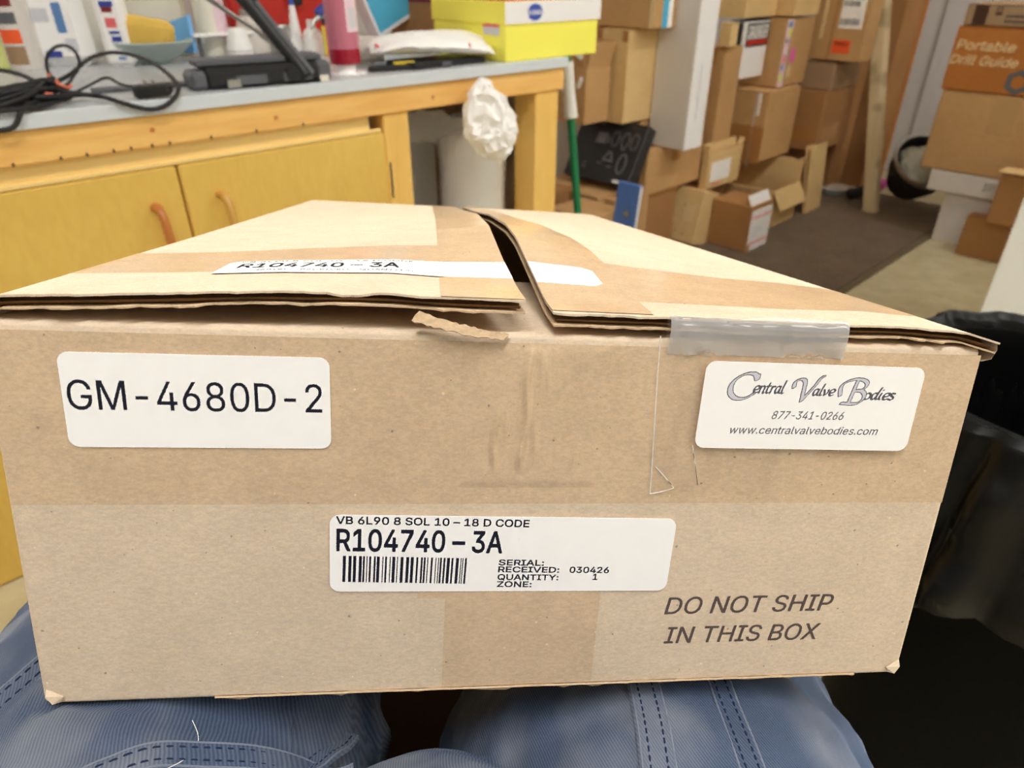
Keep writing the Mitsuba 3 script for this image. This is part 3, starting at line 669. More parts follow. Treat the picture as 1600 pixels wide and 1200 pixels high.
add(k + '__rim', xf(tube([(-.035, -.05, .42), (.028, -.05, .42), (.028, .05, .42), (-.035, .05, .42)], .006, 10, True, 60), frame(np.eye(3), tc)), 'white_plastic', True)
add(k + '__wall', lathe([(.02, .10), (.026, .105), (.032, .42), (.028, .42), (.024, .11)], tc + [-.006, 0, 0], 40, 1.0, 1.25), 'stoneware', 40)

# ---------------------------------------------------------------- on the workbench
def bottle(name, label, c, h, r, mat, cap='white_plastic', sx=1.0, sy=1.0, neck=.35, part='bottle', z0=ZT, caph=.03, cat_='bottle', rz=0):
    k = thing(name, label, cat_)
    s = h - caph
    pr = [(.001, 0), (r * .92, 0), (r, .006), (r, s * .68), (r * .96, s * .78), (r * .7, s * .9), (r * neck, s * .96), (r * neck, s), (.001, s)]
    M = frame(trimesh.transformations.rotation_matrix(rz, [0, 0, 1])[:3, :3], [c[0], c[1], z0])
    add(k + '__body', xf(lathe(pr, (0, 0, 0), 36, sx, sy), M), mat, 35)
    add(k + '__cap', xf(lathe([(.001, s - .002), (r * neck * 1.25, s - .002), (r * neck * 1.25, h), (.001, h)], (0, 0, 0), 24, 1, 1), M), cap, 35)
    return k
def wrap(k, part, c, r, z0, z1, a0, a1, mat, sx=1.0, sy=1.0):
    """A printed label bent round a bottle between two angles (degrees)."""
    an = np.radians(np.linspace(a0, a1, 14))
    m = grid(lambda a, z: (c[0] + r * sx * math.cos(a), c[1] + r * sy * math.sin(a), z), an, [z0, z1], 0)
    return add(f'{k}__{part}', m, mat, True)
c = (.318, 1.87); k = bottle('soap_bottle', 'pale lime green bottle at the left end of the bench', c, .20, .030, 'lime_bottle')
c = (.342, 1.815); k = bottle('spray_can', 'grey bottle with red and orange printed bands left of the white jug', c, .22, .032, 'grey_card', 'yellow_card')
for z0, z1, m_ in ((.115, .142, 'dark_red'), (.085, .105, 'grey_plastic'), (.050, .075, 'hot_orange'), (.012, .045, 'hardboard'), (.142, .165, 'red_paint')): wrap(k, 'printed_band', c, .0326, ZT + z0, ZT + z1, 195, 268, m_)
k = thing('white_jug', 'tall white plastic jug with a blue printed label on the bench', 'jug')
m = bx(-.058, -.050, 0, .058, .050, .26, .022); m = rot(m, [0, 0, 1], -30); add(k + '__body', mv(m, .43, 1.835, ZT), 'white_plastic', 30)
add(k + '__cap', lathe([(.001, .26), (.02, .26), (.02, .285), (.001, .285)], (.43, 1.835, ZT), 24), 'label_blue', 40)
def jugpatch(name, u0, z0, u1, z1, mat, face=0):
    m = place(prism(rrect(u0, z0, u1, z1, .003), .0008), [0, 0, 0], [1, 0, 0], [0, 0, 1]); m = mv(m, 0, -.0502, 0)
    if face: m = place(prism(rrect(u0, z0, u1, z1, .003), .0008), [.0622, 0, 0], [0, 1, 0], [0, 0, 1])
    m = rot(m, [0, 0, 1], -30); add(f'{k}__{name}', mv(m, .43, 1.835, ZT), mat)
jugpatch('label_band', .005, .065, .022, .12, 'label_blue'); jugpatch('label_print', -.035, .085, -.005, .11, 'logo_grey'); jugpatch('label_print', -.03, .02, 0, .032, 'navy')
jugpatch('label_print', .012, .03, .035, .055, 'logo_grey')
k2 = k
k = thing('detergent_bottle', 'white detergent bottle with red and navy printing beside the white jug', 'bottle')
m = bx(-.028, -.022, 0, .028, .022, .24, .014); R_ = -30; C_ = (.507, 1.745, ZT)
add(k + '__body', mv(rot(m, [0, 0, 1], R_), *C_), 'white_plastic', 30)
add(k + '__cap', lathe([(.001, .24), (.012, .24), (.012, .265), (.001, .265)], C_, 20), 'white_plastic', 40)
for u0, z0, u1, z1, mt in ((-.014, .112, .012, .122, 'navy'), (-.012, .102, .008, .112, 'dark_red'), (-.010, .074, .010, .092, 'pink_paper'), (-.008, .062, .012, .068, 'navy'), (-.006, .048, .013, .058, 'navy'), (-.002, .014, .012, .02, 'label_blue')):
    m = place(prism(sbox(u0, z0, u1, z1), .0006), [0, -.0222, 0], [1, 0, 0], [0, 0, 1]); add(k + '__printing', mv(rot(m, [0, 0, 1], R_), *C_), mt)
k = thing('stoneware_bowl', 'grey-green stoneware bowl holding two sponges', 'bowl')
bc = (.572, 1.745, ZT)
add(k, lathe([(.001, 0), (.028, 0), (.03, .004), (.052, .016), (.075, .034), (.084, .044), (.081, .046), (.07, .036), (.05, .02), (.001, .008)], bc, 56), 'stoneware', 50)
k = thing('sponge', 'thick tan yellow sponge lying in the bowl', 'sponge')
m = bx(-.052, -.03, -.03, .052, .03, .03, .012); m = m.subdivide().subdivide(); m.vertices += (meshkit.fbm(m.vertices * 150, 2, 3)[:, None] - .5) * .003
add(k, mv(rot(rot(m, [0, 1, 0], 10), [0, 0, 1], -38), .560, 1.728, ZT + .060), 'sponge_yellow', 40)
k = thing('cleaning_pad', 'bright blue cleaning pad standing in the bowl behind the yellow sponge', 'pad')
def pad(u, w): return (-.045 + .09 * u, .012 * math.sin(u * 3), -.03 + (.058 + .018 * u ** 2) * w)
m = grid(pad, np.linspace(0, 1, 16), np.linspace(0, 1, 10), .012); add(k, mv(rot(m, [0, 0, 1], -40), .622, 1.775, ZT + .045), 'sponge_blue', 50)
k = thing('plastic_packet', 'clear packet with yellow edges standing behind the bowl', 'packet')
m = bx(-.085, -.02, 0, .085, .02, .15, .012); m2 = rot(m, [0, 0, 1], -20); add(k + '__packet', mv(m2, .62, 1.90, ZT), 'cream_plastic', 30)
for z in (.062, .118): add(k + '__yellow_band', mv(rot(bx(-.086, -.022, z, .086, .022, z + .01, .002), [0, 0, 1], -20), .62, 1.90, ZT), 'lime')
k = thing('upright_bar', 'yellow plastic bar upright behind the blue cleaning pad', 'bar')
add(k + '__bar', bx(.706, 1.93, ZT, .722, 1.945, ZT + .16, .003), 'yellow_deep'); add(k + '__foot', bx(.70, 1.925, ZT, .728, 1.95, ZT + .006, .002), 'yellow_deep')
k = bottle('white_bottle', 'tall white bottle with a faded pink label near the bench middle', (.728, 1.80), .20, .034, 'cream_plastic')
wrap(k, 'faded_label', (.728, 1.80), .0345, ZT + .04, ZT + .12, 265, 335, 'pale_pink')
k = thing('plastic_shelf', 'thin white plastic tray edge on grey posts among the bottles', 'tray')
add(k + '__tray', bx(.66, 1.735, ZT + .047, .80, 1.765, ZT + .053, .002), 'white_plastic')
for x in (.675, .765): add(k + '__post', tube([(x, 1.75, ZT), (x, 1.75, ZT + .047)], .005, 10), 'grey_plastic', 60)
k = thing('pill_cup', 'small white cup standing upside down in front of the red cabinet', 'cup')
add(k + '__cup', lathe([(.001, .062), (.018, .062), (.02, .058), (.030, .018), (.026, .016), (.026, 0), (.001, 0)], (.758, 1.735, ZT), 32), 'white_plastic', 35)
add(k + '__lid', lathe([(.027, .0005), (.0285, .001), (.0285, .014), (.027, .015)], (.758, 1.735, ZT), 32), 'white_card', 35)
k = thing('steel_can', 'shiny steel can beside the black brush handle', 'can')
add(k + '__can', lathe([(.001, 0), (.024, 0), (.025, .003), (.025, .06), (.023, .064), (.001, .062)], (.865, 1.74, ZT), 32), 'steel', 40)
add(k + '__rim', lathe([(.0252, .058), (.0262, .060), (.0252, .064)], (.865, 1.74, ZT), 32), 'steel', 40)
k = thing('glass_jar', 'rounded clear grey jar behind the steel rod', 'jar')
add(k + '__jar', lathe([(.001, 0), (.034, 0), (.038, .01), (.038, .06), (.03, .08), (.022, .085), (.001, .085)], (.815, 1.775, ZT), 32), 'grey_card', 40)
add(k + '__lid', lathe([(.001, .085), (.025, .085), (.025, .098), (.001, .098)], (.815, 1.775, ZT), 32), 'steel', 40)
k = thing('caulk_nozzle', 'white tapered nozzle with a blue tip in front of the red cabinet', 'nozzle')
add(k + '__nozzle', lathe([(.001, 0), (.017, 0), (.016, .02), (.006, .105), (.001, .105)], (.895, 1.72, ZT), 24), 'white_plastic', 40)
add(k + '__tip', lathe([(.001, .1045), (.0062, .1045), (.005, .118), (.001, .119)], (.895, 1.72, ZT), 20), 'logo_blue', 40)
k = bottle('glue_bottle', 'short white squeeze bottle between the nozzle and the hammer', (.915, 1.675), .075, .022, 'white_plastic', caph=.014)
k = thing('hammer', 'steel headed hammer with an orange and lime grip standing on its handle', 'hammer')
hc = np.array([.928, 1.63, ZT])
add(k + '__grip', tube(np.array([(0, 0, .001), (.002, 0, .03), (-.002, 0, .066)]) + hc, [.010, .0115, .009], 14), 'orange_grip', 50)
add(k + '__grip_stripe', tube(np.array([(-.010, -.006, .004), (-.009, -.006, .03), (-.010, -.005, .064)]) + hc, .0032, 8), 'lime', 50)
add(k + '__neck', tube(np.array([(-.002, 0, .066), (-.002, 0, .082)]) + hc, .006, 10), 'black_plastic', 50)
add(k + '__head', tube(np.array([(-.038, -.004, .058), (-.03, -.003, .074), (-.012, 0, .084), (.008, 0, .088), (.02, 0, .086)]) + hc, [.003, .005, .008, .011, .012], 14), 'steel', 50)
add(k + '__poll', tube(np.array([(-.016, 0, .088), (.004, 0, .102)]) + hc, [.012, .010], 12), 'navy', 50)
k = thing('red_cabinet', 'red painted steel parts cabinet at the back of the bench', 'cabinet')
add(k + '__case', bx(.80, 1.86, ZT, 1.09, 1.98, ZT + .25, .008), 'red_paint')
for x in (.84, .90, .96, 1.02): add(k + '__drawer', bx(x - .026, 1.8565, ZT + .150, x + .026, 1.8605, ZT + .235, .002), 'dark_red')
add(k + '__drawer_pull', bx(.955, 1.835, ZT + .098, .985, 1.858, ZT + .125, .004), 'black_plastic')
# inverted bottle of red liquid
k = thing('liquid_bottle', 'clear upside-down bottle of pink and red liquid standing on its white cap', 'bottle')
c = (.793, 1.315); z = ZT
add(k + '__cap', lathe([(.001, .003), (.018, .003), (.018, .020), (.001, .020)], (*c, z), 32), 'white_plastic', 40)
add(k + '__flange', lathe([(.001, 0), (.034, 0), (.035, .0015), (.034, .003), (.001, .003)], (c[0] + .004, c[1], z), 40), 'white_plastic', 40)
add(k + '__red_liquid', lathe([(.001, .0185), (.027, .0185), (.030, .022), (.030, .046)], (*c, z), 40), 'red_liquid', 40)
add(k + '__pink_liquid', lathe([(.030, .046), (.030, .10), (.031, .19), (.028, .20), (.001, .20)], (*c, z), 40), 'pink_liquid', 40)
wrap(k, 'label', c, .0304, z + .075, z + .19, 258, 320, 'pale_pink'); wrap(k, 'label_print', c, .0307, z + .082, z + .115, 272, 296, 'logo_grey')
# brush head tool
k = thing('floor_brush', 'black and grey vacuum floor brush with a long black handle on the bench edge', 'brush')
M = frame(trimesh.transformations.rotation_matrix(math.radians(-8), [0, 0, 1])[:3, :3], [.610, 1.292, ZT])
def fb(part, m, mat, s=False): add(k + '__' + part, xf(m, M), mat, s)
fb('head', bx(-.105, -.034, .001, .105, .036, .034, .009), 'black_plastic', 30)
fb('top_strip', bx(-.112, -.012, .0345, .108, .040, .046, .004), 'grey_plastic', 30)
fb('end_cap', bx(-.128, -.032, .001, -.098, .034, .030, .010), 'grey_plastic', 30)
fb('end_cap', bx(.088, -.037, .001, .116, .034, .036, .012), 'grey_plastic', 30)
bris = [bx(x - .0016, -.0165, .030, x + .0012, -.0115, .0375, .0004) for x in np.arange(-.104, .102, .0045)]
bk = add(k + '__bristle_row', xf(cat(*bris), M), 'black_rubber'); lab(bk, kind='stuff')
for x0, x1 in ((-.055, -.002), (.028, .080)): fb('window', bx(x0, -.0355, .006, x1, -.0335, .020, .0006), 'grey_plastic')
fb('clip', bx(-.072, -.040, .002, -.048, -.033, .016, .002), 'steel'); fb('clip', bx(.092, -.040, .001, .108, -.036, .012, .002), 'cream_plastic')
P_ = np.linspace([.676, 1.247, ZT + .012], [.604, 1.385, ZT + .185], 12)
add(k + '__handle', tube(P_, [.0145, .0140, .0135, .0135, .0135, .0140, .0145, .0150, .0165, .0185, .0195, .0195], 16), 'black_plastic', 60)
add(k + '__handle__rib', tube(P_[:8] + [.004, -.011, .005], .005, 10), 'grey_plastic', 60)
add(k + '__pivot', xf(tube([(.045, -.04, .018), (.045, -.028, .018)], .013, 18), M), 'black_rubber', 60)
k = thing('steel_rod', 'thin bright steel rod leaning across behind the black brush handle', 'rod')
add(k + '__rod', tube([(.560, 1.40, .918), (.672, 1.40, .842)], .0042, 12), 'steel', 60)
add(k + '__rod_end', tube([(.668, 1.40, .8447), (.70, 1.41, .822), (.712, 1.43, ZT + .003)], [.007, .006, .005], 12), 'steel', 60)
k = thing('rubber_strip', 'dark grey rubber strip lying flat on the bench behind the power cord', 'strip')
add(k + '__strip', mv(rot(bx(-.085, -.018, 0, .10, .018, .006, .002), [0, 0, 1], -6), .435, 1.375, ZT + .0005), 'grey_plastic'); add(k + '__end', mv(rot(bx(.09, -.022, 0, .135, .02, .016, .006), [0, 0, 1], -30), .43, 1.385, ZT + .0005), 'grey_card')
# cords
k = thing('power_cord', 'black power cord looped over the bench edge with a black plug', 'cord')
loop = [(0.25, 1.574, 0.8), (0.27, 1.423, 0.8), (0.29, 1.298, 0.79), (0.333, 1.285, 0.78), (0.341, 1.232, 0.780), (0.368, 1.226, 0.768), (0.396, 1.224, 0.761), (0.422, 1.226, 0.768), (0.438, 1.230, 0.780), (0.455, 1.281, 0.79), (0.479, 1.417, 0.797), (0.492, 1.56, 0.802), (0.473, 1.663, 0.806), (0.428, 1.624, 0.806), (0.374, 1.525, 0.8), (0.33, 1.456, 0.79), (0.297, 1.454, 0.78)]
add(k + '__cable', tube(loop, .0036, 10, samples=160), 'black_rubber', True)
circ = [(0.316, 1.46, 0.79), (0.311, 1.46, 0.797), (0.31, 1.46, 0.806), (0.312, 1.46, 0.816), (0.317, 1.46, 0.826), (0.325, 1.46, 0.833), (0.334, 1.46, 0.838), (0.344, 1.46, 0.839), (0.352, 1.46, 0.837), (0.358, 1.46, 0.831), (0.361, 1.46, 0.823), (0.361, 1.46, 0.813), (0.357, 1.46, 0.803), (0.345, 1.45, 0.794), (0.33, 1.42, 0.788), (.30, 1.36, .785)]
add(k + '__cable', tube(circ, .0026, 10, samples=80), 'black_rubber', True)
plug = bx(-.030, -.014, -.008, .026, .014, .010, .006); add(k + '__plug', mv(rot(rot(plug, [0, 0, 1], -30), [0, 1, 0], -4), .412, 1.256, .783), 'black_plastic', 30)
for s in (-.006, .006): add(k + '__plug__prong', mv(rot(bx(-.006 + s, -.003, .006, -.002 + s, .003, .014, .0006), [0, 0, 1], -30), .412, 1.262, .785), 'steel')
add(k + '__plug__lead', tube([(.32, 1.349, .780), (.357, 1.369, .79), (.372, 1.345, .797), (.385, 1.35, .788), (.394, 1.32, .785), (.398, 1.275, .784)], .0022, 8, samples=40), 'black_rubber', True)
k = thing('cable_bundle', 'tangled bundle of black cables with orange ties at the left of the bench', 'cables')
B = [[(0.197, 1.315, 0.79), (0.229, 1.291, 0.8), (0.261, 1.288, 0.8), (0.293, 1.313, 0.79), (0.303, 1.31, 0.782), (0.276, 1.27, 0.78), (0.238, 1.244, 0.78), (0.203, 1.230, 0.783), (0.183, 1.228, 0.789)],
     [(0.226, 1.517, 0.785), (0.229, 1.287, 0.79), (0.25, 1.252, 0.79), (0.282, 1.267, 0.787), (0.321, 1.312, 0.78)],
     [(0.179, 1.228, 0.783), (0.213, 1.230, 0.79), (0.25, 1.259, 0.797), (0.283, 1.313, 0.8), (0.297, 1.31, 0.79), (0.27, 1.26, 0.78), (0.224, 1.230, 0.780), (0.185, 1.228, 0.780)],
     [(0.178, 1.225, 0.758), (0.196, 1.224, 0.756), (0.21, 1.226, 0.763), (0.222, 1.230, 0.779), (0.242, 1.247, 0.784), (0.277, 1.293, 0.784)]]
g = np.random.default_rng(3)
for i, b_ in enumerate(B): add(k + '__cable', tube(b_, .0036, 10, samples=70), 'black_rubber', True)
for i in range(9):
    c0 = np.array([.235, 1.285, .79]); a0 = g.uniform(0, 6.28); rx, ry = g.uniform(.035, .062), g.uniform(.018, .034)
    t = np.linspace(a0, a0 + 5.2, 12); p = np.stack([c0[0] + rx * np.cos(t), c0[1] + ry * np.sin(t) + .35 * rx * np.cos(t), c0[2] + .003 * i * .8 + .005 * np.sin(t * 2 + i) - .006], 1); p[:, 2] = np.maximum(p[:, 2], ZT + .004)
    add(k + '__cable', tube(p, .0034, 9, samples=60), 'black_rubber', True)
for p in ([(.300, 1.415, .798), (.309, 1.400, .786)], [(.287, 1.300, .797), (.300, 1.296, .789), (.310, 1.318, .79)], [(.262, 1.262, .788), (.272, 1.268, .786)]): add(k + '__cable_tie', tube(np.array(p) + [0, 0, .004], .0026, 8), 'orange_tie', True)
# white padded envelope on dark tools
k = thing('tool_case', 'flat black tool case under the white plastic pouch', 'case')
add(k + '__case', mv(rot(bx(-.10, -.05, 0, .10, .05, .012, .004), [0, 0, 1], 4), 1.02, 1.325, ZT + .0005), 'black_plastic'); add(k + '__latch', mv(rot(bx(-.03, -.055, .003, -.005, -.050, .010, .001), [0, 0, 1], 4), 1.02, 1.325, ZT), 'grey_plastic')
k = thing('utility_knife', 'black and brass coloured utility knife beside the red liquid bottle', 'knife')
add(k + '__handle', mv(rot(bx(-.045, -.012, 0, .045, .012, .009, .003), [0, 0, 1], -14), .885, 1.30, ZT + .0005), 'black_rubber'); add(k + '__slide', mv(rot(bx(.0, -.006, .009, .044, .006, .014, .002), [0, 0, 1], -14), .90, 1.31, ZT), 'yellow_deep')
k = thing('foil_roll', 'short grey crumpled roll lying behind the red liquid bottle', 'roll')
m = tube([(.0, 0, 0), (.03, 0, 0), (.06, 0, 0), (.09, 0, 0)], [.026, .027, .026, .025], 28, samples=24); m.vertices += (meshkit.fbm(m.vertices * 90, 3, 2)[:, None] - .5) * .008
add(k + '__roll', mv(rot(m, [0, 0, 1], -40), .865, 1.46, ZT + .030), 'grey_card', 40); add(k + '__core', mv(rot(tube([(-.004, 0, 0), (.094, 0, 0)], .012, 16), [0, 0, 1], -40), .865, 1.46, ZT + .030), 'hardboard', 60)
k = thing('plastic_pouch', 'puffy white plastic pouch with red and blue marks lying on the bench', 'pouch')
def pouch(sgn):
    us, ws = np.linspace(-1, 1, 40), np.linspace(-1, 1, 26)
    def fn(u, w):
        e = max(0, (1 - abs(u) ** 2.6)) * max(0, (1 - abs(w) ** 2.6))
        zz = (.026 if sgn > 0 else .016) * e ** .55 * sgn + .004 * (meshkit.fbm(np.array([u * 3 + 9, w * 3 + 5, 2.0 + sgn]), 3, 4) - .5)
        return (.135 * u * (1 - .05 * w * w), .075 * w * (1 - .14 * u * u * (w < 0)) , zz + .008 * u * w - .012 * abs(u) ** 3 * (w < 0))
    return grid(fn, us if sgn > 0 else us[::-1], ws)
R2 = trimesh.transformations.rotation_matrix(math.radians(-14), [0, 0, 1])[:3, :3]
M = frame(R2, [1.018, 1.345, ZT + .038])
pm = cat(pouch(1), pouch(-1)); add(k + '__pouch', xf(pm, M), 'white_plastic', 50)
add(k + '__red_mark', xf(tube([(-.128, -.02, .006), (-.122, -.035, -.001)], .003, 8), M), 'pink_paper', 50); add(k + '__red_mark', xf(tube([(.062, -.066, .004), (.064, -.070, -.004)], .003, 8), M), 'red_paint', 50)
# yellow shoe box
k = thing('shoe_box', 'yellow shoe box with a blue oval logo, at the bench end', 'box')
x0, y0, x1, y1 = 1.152, 1.250, 1.448, 1.51; zb = ZT
add(k + '__body', bx(x0, y0, zb, x1, y1, zb + .075, .002), 'yellow_card')
add(k + '__lid', cat(bx(x0 - .004, y0 - .003, zb + .0745, x1 + .004, y1 + .003, zb + .118, .002)), 'yellow_card')
add(k + '__lid__end_panel', bx(x0 - .0035, y0 - .0042, zb + .0748, x1 + .0038, y0 - .003, zb + .1175, .0004), 'white_card')
m = place(prism(affinity.scale(Point(0, 0).buffer(1, quad_segs=12), .0225, .0165), .0006), [1.236, y0 - .0042, zb + .096], [1, 0, 0], [0, 0, 1]); add(k + '__lid__logo', m, 'logo_blue')
add(k + '__lid__logo_text', place(words("Dr. Scholl's", -.0205, -.005, .041, .009, True, depth=.0003), [1.236, y0 - .0048, zb + .0965], [1, 0, 0], [0, 0, 1]), 'white_paper')
add(k + '__size_sticker', bx(x0 - .0008, y0 + .02, zb + .052, x0, y0 + .075, zb + .073, .0002), 'logo_grey'); add(k + '__size_sticker', bx(x0 - .0012, y0 + .02, zb + .068, x0 - .0006, y0 + .075, zb + .0735, .0002), 'pink_paper')
k = thing('red_folder', 'flat red card box lying on top of the yellow shoe box', 'box')
add(k + '__tray', bx(x0 + .01, y0 + .004, zb + .1185, x1 - .004, y1 - .02, zb + .137, .002), 'pink_paper'); add(k + '__lid', bx(x0 + .008, y0 + .002, zb + .126, x1 - .002, y1 - .018, zb + .139, .002), 'pink_paper')
k = thing('blue_carton', 'bright cyan carton with white edges tilted behind the pouch', 'box')
R3 = trimesh.transformations.rotation_matrix(math.radians(24), [0, 1, 0])
def bc_(m): return mv(xf(m, np.linalg.inv(R3)), 1.205, 1.80, ZT + .025)
add(k + '__box', bc_(bx(-.02, 0, 0.01, .12, .05, .13, .003)), 'cyan_card')
add(k + '__edge', bc_(bx(-.022, -.002, .002, .122, .052, .0102, .001)), 'white_card'); add(k + '__edge', bc_(bx(-.029, -.002, .002, -.0205, .052, .132, .001)), 'white_card')
add(k + '__logo', bc_(place(prism(affinity.scale(Point(0, 0).buffer(1), .016, .008), .0004), [.01, -.0004, .118], [1, 0, 0], [0, 0, 1])), 'logo_blue')
k = thing('dark_carton', 'dark brown carton behind the shoe box at the back of the bench', 'box')
add(k + '__body', bx(1.28, 1.62, ZT, 1.46, 1.90, ZT + .17, .003), 'kraft_dark'); add(k + '__flap', bx(1.28, 1.62, ZT + .1705, 1.365, 1.90, ZT + .174, .001), 'kraft_dark'); add(k + '__flap', bx(1.37, 1.62, ZT + .1705, 1.46, 1.90, ZT + .174, .001), 'kraft_dark')
add(k + '__strap', bx(1.279, 1.66, ZT + .10, 1.2802, 1.90, ZT + .17, .0004), 'dark_red')

# ---------------------------------------------------------------- cartons and other stock beyond the bench (room axes)
use(None)
def carton(x0, y0, z0, x1, y1, z1, label, mat='kraft_brown', seam='x', tape='brown_tape', group=None, name='carton', taped=True, fr=None):
    """A closed corrugated carton: body, two top flaps meeting at a seam, tape over the seam and down both ends."""
    use(fr); k = thing(name, label, 'box', group); e = .0035
    add(k + '__body', bx(x0, y0, z0, x1, y1, z1 - e, .004), mat)
    g = .0012
    if seam == 'x':
        ym = (y0 + y1) / 2
        add(k + '__flap', bx(x0, y0, z1 - e, x1, ym - g, z1, .0012), mat); add(k + '__flap', bx(x0, ym + g, z1 - e, x1, y1, z1, .0012), mat)
        if taped:
            h = min(.06, (z1 - z0) * .4)
            add(k + '__tape', cat(bx(x0 - .0006, ym - .024, z1 - h, x0, ym + .024, z1, .0002), bx(x0 - .0006, ym - .024, z1, x1, ym + .024, z1 + .0006, .0002)), tape)
    else:
        xm = (x0 + x1) / 2
        add(k + '__flap', bx(x0, y0, z1 - e, xm - g, y1, z1, .0012), mat); add(k + '__flap', bx(xm + g, y0, z1 - e, x1, y1, z1, .0012), mat)
        if taped:
            h = min(.06, (z1 - z0) * .4)
            add(k + '__tape', cat(bx(xm - .024, y0 - .0006, z1 - h, xm + .024, y0, z1, .0002), bx(xm - .024, y0 - .0006, z1, xm + .024, y1, z1 + .0006, .0002)), tape)
    use(None); return k
def onX(k, part, x, y0, z0, y1, z1, mat): return add(f'{k}__{part}', bx(x - .0012, y0, z0, x - .0001, y1, z1, .0003), mat)
def onY(k, part, y, x0, z0, x1, z1, mat): return add(f'{k}__{part}', bx(x0, y - .0012, z0, x1, y - .0001, z1, .0003), mat)
def text_x(k, part, text, x, ytop, z, w, h, mat, bold=True, slant=0.0):
    """Lettering on a face that looks towards -x; ytop is where it starts (reading runs towards smaller y)."""
    return add(f'{k}__{part}', place(words(text, 0, 0, w, h, bold, slant, .0006), [x - .0004, ytop, z], [0, -1, 0], [0, 0, 1]), mat)
def text_y(k, part, text, y, x0, z, w, h, mat, bold=True, slant=0.0):
    return add(f'{k}__{part}', place(words(text, 0, 0, w, h, bold, slant, .0006), [x0, y - .0004, z], [1, 0, 0], [0, 0, 1]), mat)
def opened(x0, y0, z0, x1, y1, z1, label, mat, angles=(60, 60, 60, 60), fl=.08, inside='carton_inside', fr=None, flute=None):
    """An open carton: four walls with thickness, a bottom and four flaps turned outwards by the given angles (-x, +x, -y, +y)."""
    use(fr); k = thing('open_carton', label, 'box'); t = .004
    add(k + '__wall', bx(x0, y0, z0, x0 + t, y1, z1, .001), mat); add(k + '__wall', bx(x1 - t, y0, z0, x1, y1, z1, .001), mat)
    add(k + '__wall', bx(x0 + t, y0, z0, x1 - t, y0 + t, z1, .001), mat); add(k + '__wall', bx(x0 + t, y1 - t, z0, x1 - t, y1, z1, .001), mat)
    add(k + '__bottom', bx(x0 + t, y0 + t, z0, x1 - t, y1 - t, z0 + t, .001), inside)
    for i, (a, m, ax, ab) in enumerate(((angles[0], bx(x0 - .0005, y0 + .004, z1, x0 + .0035, y1 - .004, z1 + fl, .001), [0, 1, 0], [x0, 0, z1]), (angles[1], bx(x1 - .0035, y0 + .004, z1, x1 + .0005, y1 - .004, z1 + fl, .001), [0, 1, 0], [x1, 0, z1]),
                           (angles[2], bx(x0 + .004, y0 - .0005, z1, x1 - .004, y0 + .0035, z1 + fl, .001), [1, 0, 0], [0, y0, z1]), (angles[3], bx(x0 + .004, y1 - .0035, z1, x1 - .004, y1 + .0005, z1 + fl, .001), [1, 0, 0], [0, y1, z1]))):
        if a is None: continue
        s = (-1, 1, 1, -1)[i]
        add(k + '__flap', rot(m, ax, s * a, ab), mat)
    use(None); return k

# first column: black printed carton on a brown one, tall tan carton, striped carton on top
k = carton(1.86, 1.50, 0, 2.22, 1.80, .272, 'brown carton on the floor under the black printed carton', 'kraft_brown')
k = thing('black_carton', 'black printed carton with grey line drawings, behind the green pole', 'box')
R6 = trimesh.transformations.rotation_matrix(math.radians(29), [0, 1, 0])
def bk(m): return mv(xf(m, R6), 1.945, 1.447, .300)
def pb(part, m, mat): add(k + '__' + part, bk(m), mat)
pb('body', bx(0, 0, 0, .05, .295, .214, .003), 'black_card'); pb('lid', bx(0, 0, .2142, .05, .295, .217, .001), 'black_card')
def px_(poly, y, z): return place(prism(poly, .0006), [-.0004, y, z], [0, -1, 0], [0, 0, 1])
def oval(y, z, a, b, w=.003): pb('drawing', px_(affinity.scale(Point(0, 0).buffer(1, quad_segs=10), a, b).difference(affinity.scale(Point(0, 0).buffer(1, quad_segs=10), a - w, b - w)), y, z), 'print_grey')
for y in (.118, .074, .034): oval(y, .155, .016, .028)
oval(.056, .075, .019, .036, .005)
tri = Polygon([(-.024, 0), (.024, 0), (.008, .034), (-.008, .034)])
pb('drawing', px_(tri.difference(tri.buffer(-.006)), .120, .075), 'print_grey')
pb('drawing', px_(sbox(-.022, -.018, .022, .020), .178, .150), 'print_grey'); pb('drawing', px_(sbox(-.003, -.012, .003, .012), .148, .148), 'print_grey')
for y, z, w in ((.075, .122, .018), (.150, .062, .02), (.105, .055, .02), (.215, .055, .014), (.215, .04, .016), (.19, .195, .02)): pb('printed_line', px_(sbox(-w / 2, 0, w / 2, .004), y, z), 'print_grey')
pb('white_strip', px_(sbox(-.022, 0, .022, .010), .045, .008), 'white_paper')
carton(2.12, 1.535, .275, 2.22, 1.80, .487, 'plain brown carton propping up the tall tan one, behind the black carton', 'kraft_brown')
k = carton(2.005, 1.528, .490, 2.22, 1.80, .780, 'tall tan carton standing behind the black carton', 'kraft_tan', 'x')
onX(k, 'paper_patch', 2.005, 1.60, .492, 1.648, .66, 'kraft_pale'); onX(k, 'brown_tape', 2.005, 1.533, .745, 1.555, .779, 'brown_tape')
k = opened(1.86, 1.58, .50, 1.985, 1.72, .675, 'torn open carton with white tape scraps, at the top of the green pole', 'kraft_brown', (18, 8, 14, 30), .075)
for y, z, a in ((1.585, .70, 25), (1.572, .645, -62), (1.625, .655, 60), (1.635, .62, -40)): add(k + '__tape_scrap', rot(bx(1.8335, y, z, 1.8385, y + .034, z + .013, .0004), [1, 0, 0], a, [1.836, y, z]), 'white_paper')
carton(1.66, 1.60, 0, 1.83, 1.80, .298, 'brown carton on the floor in the corner at the end of the bench', 'kraft_dark')
k = carton(2.03, 1.458, .784, 2.152, 1.76, .95, 'light brown carton with a blue and white tape strip on its end', 'kraft_brown', 'x', taped=False)
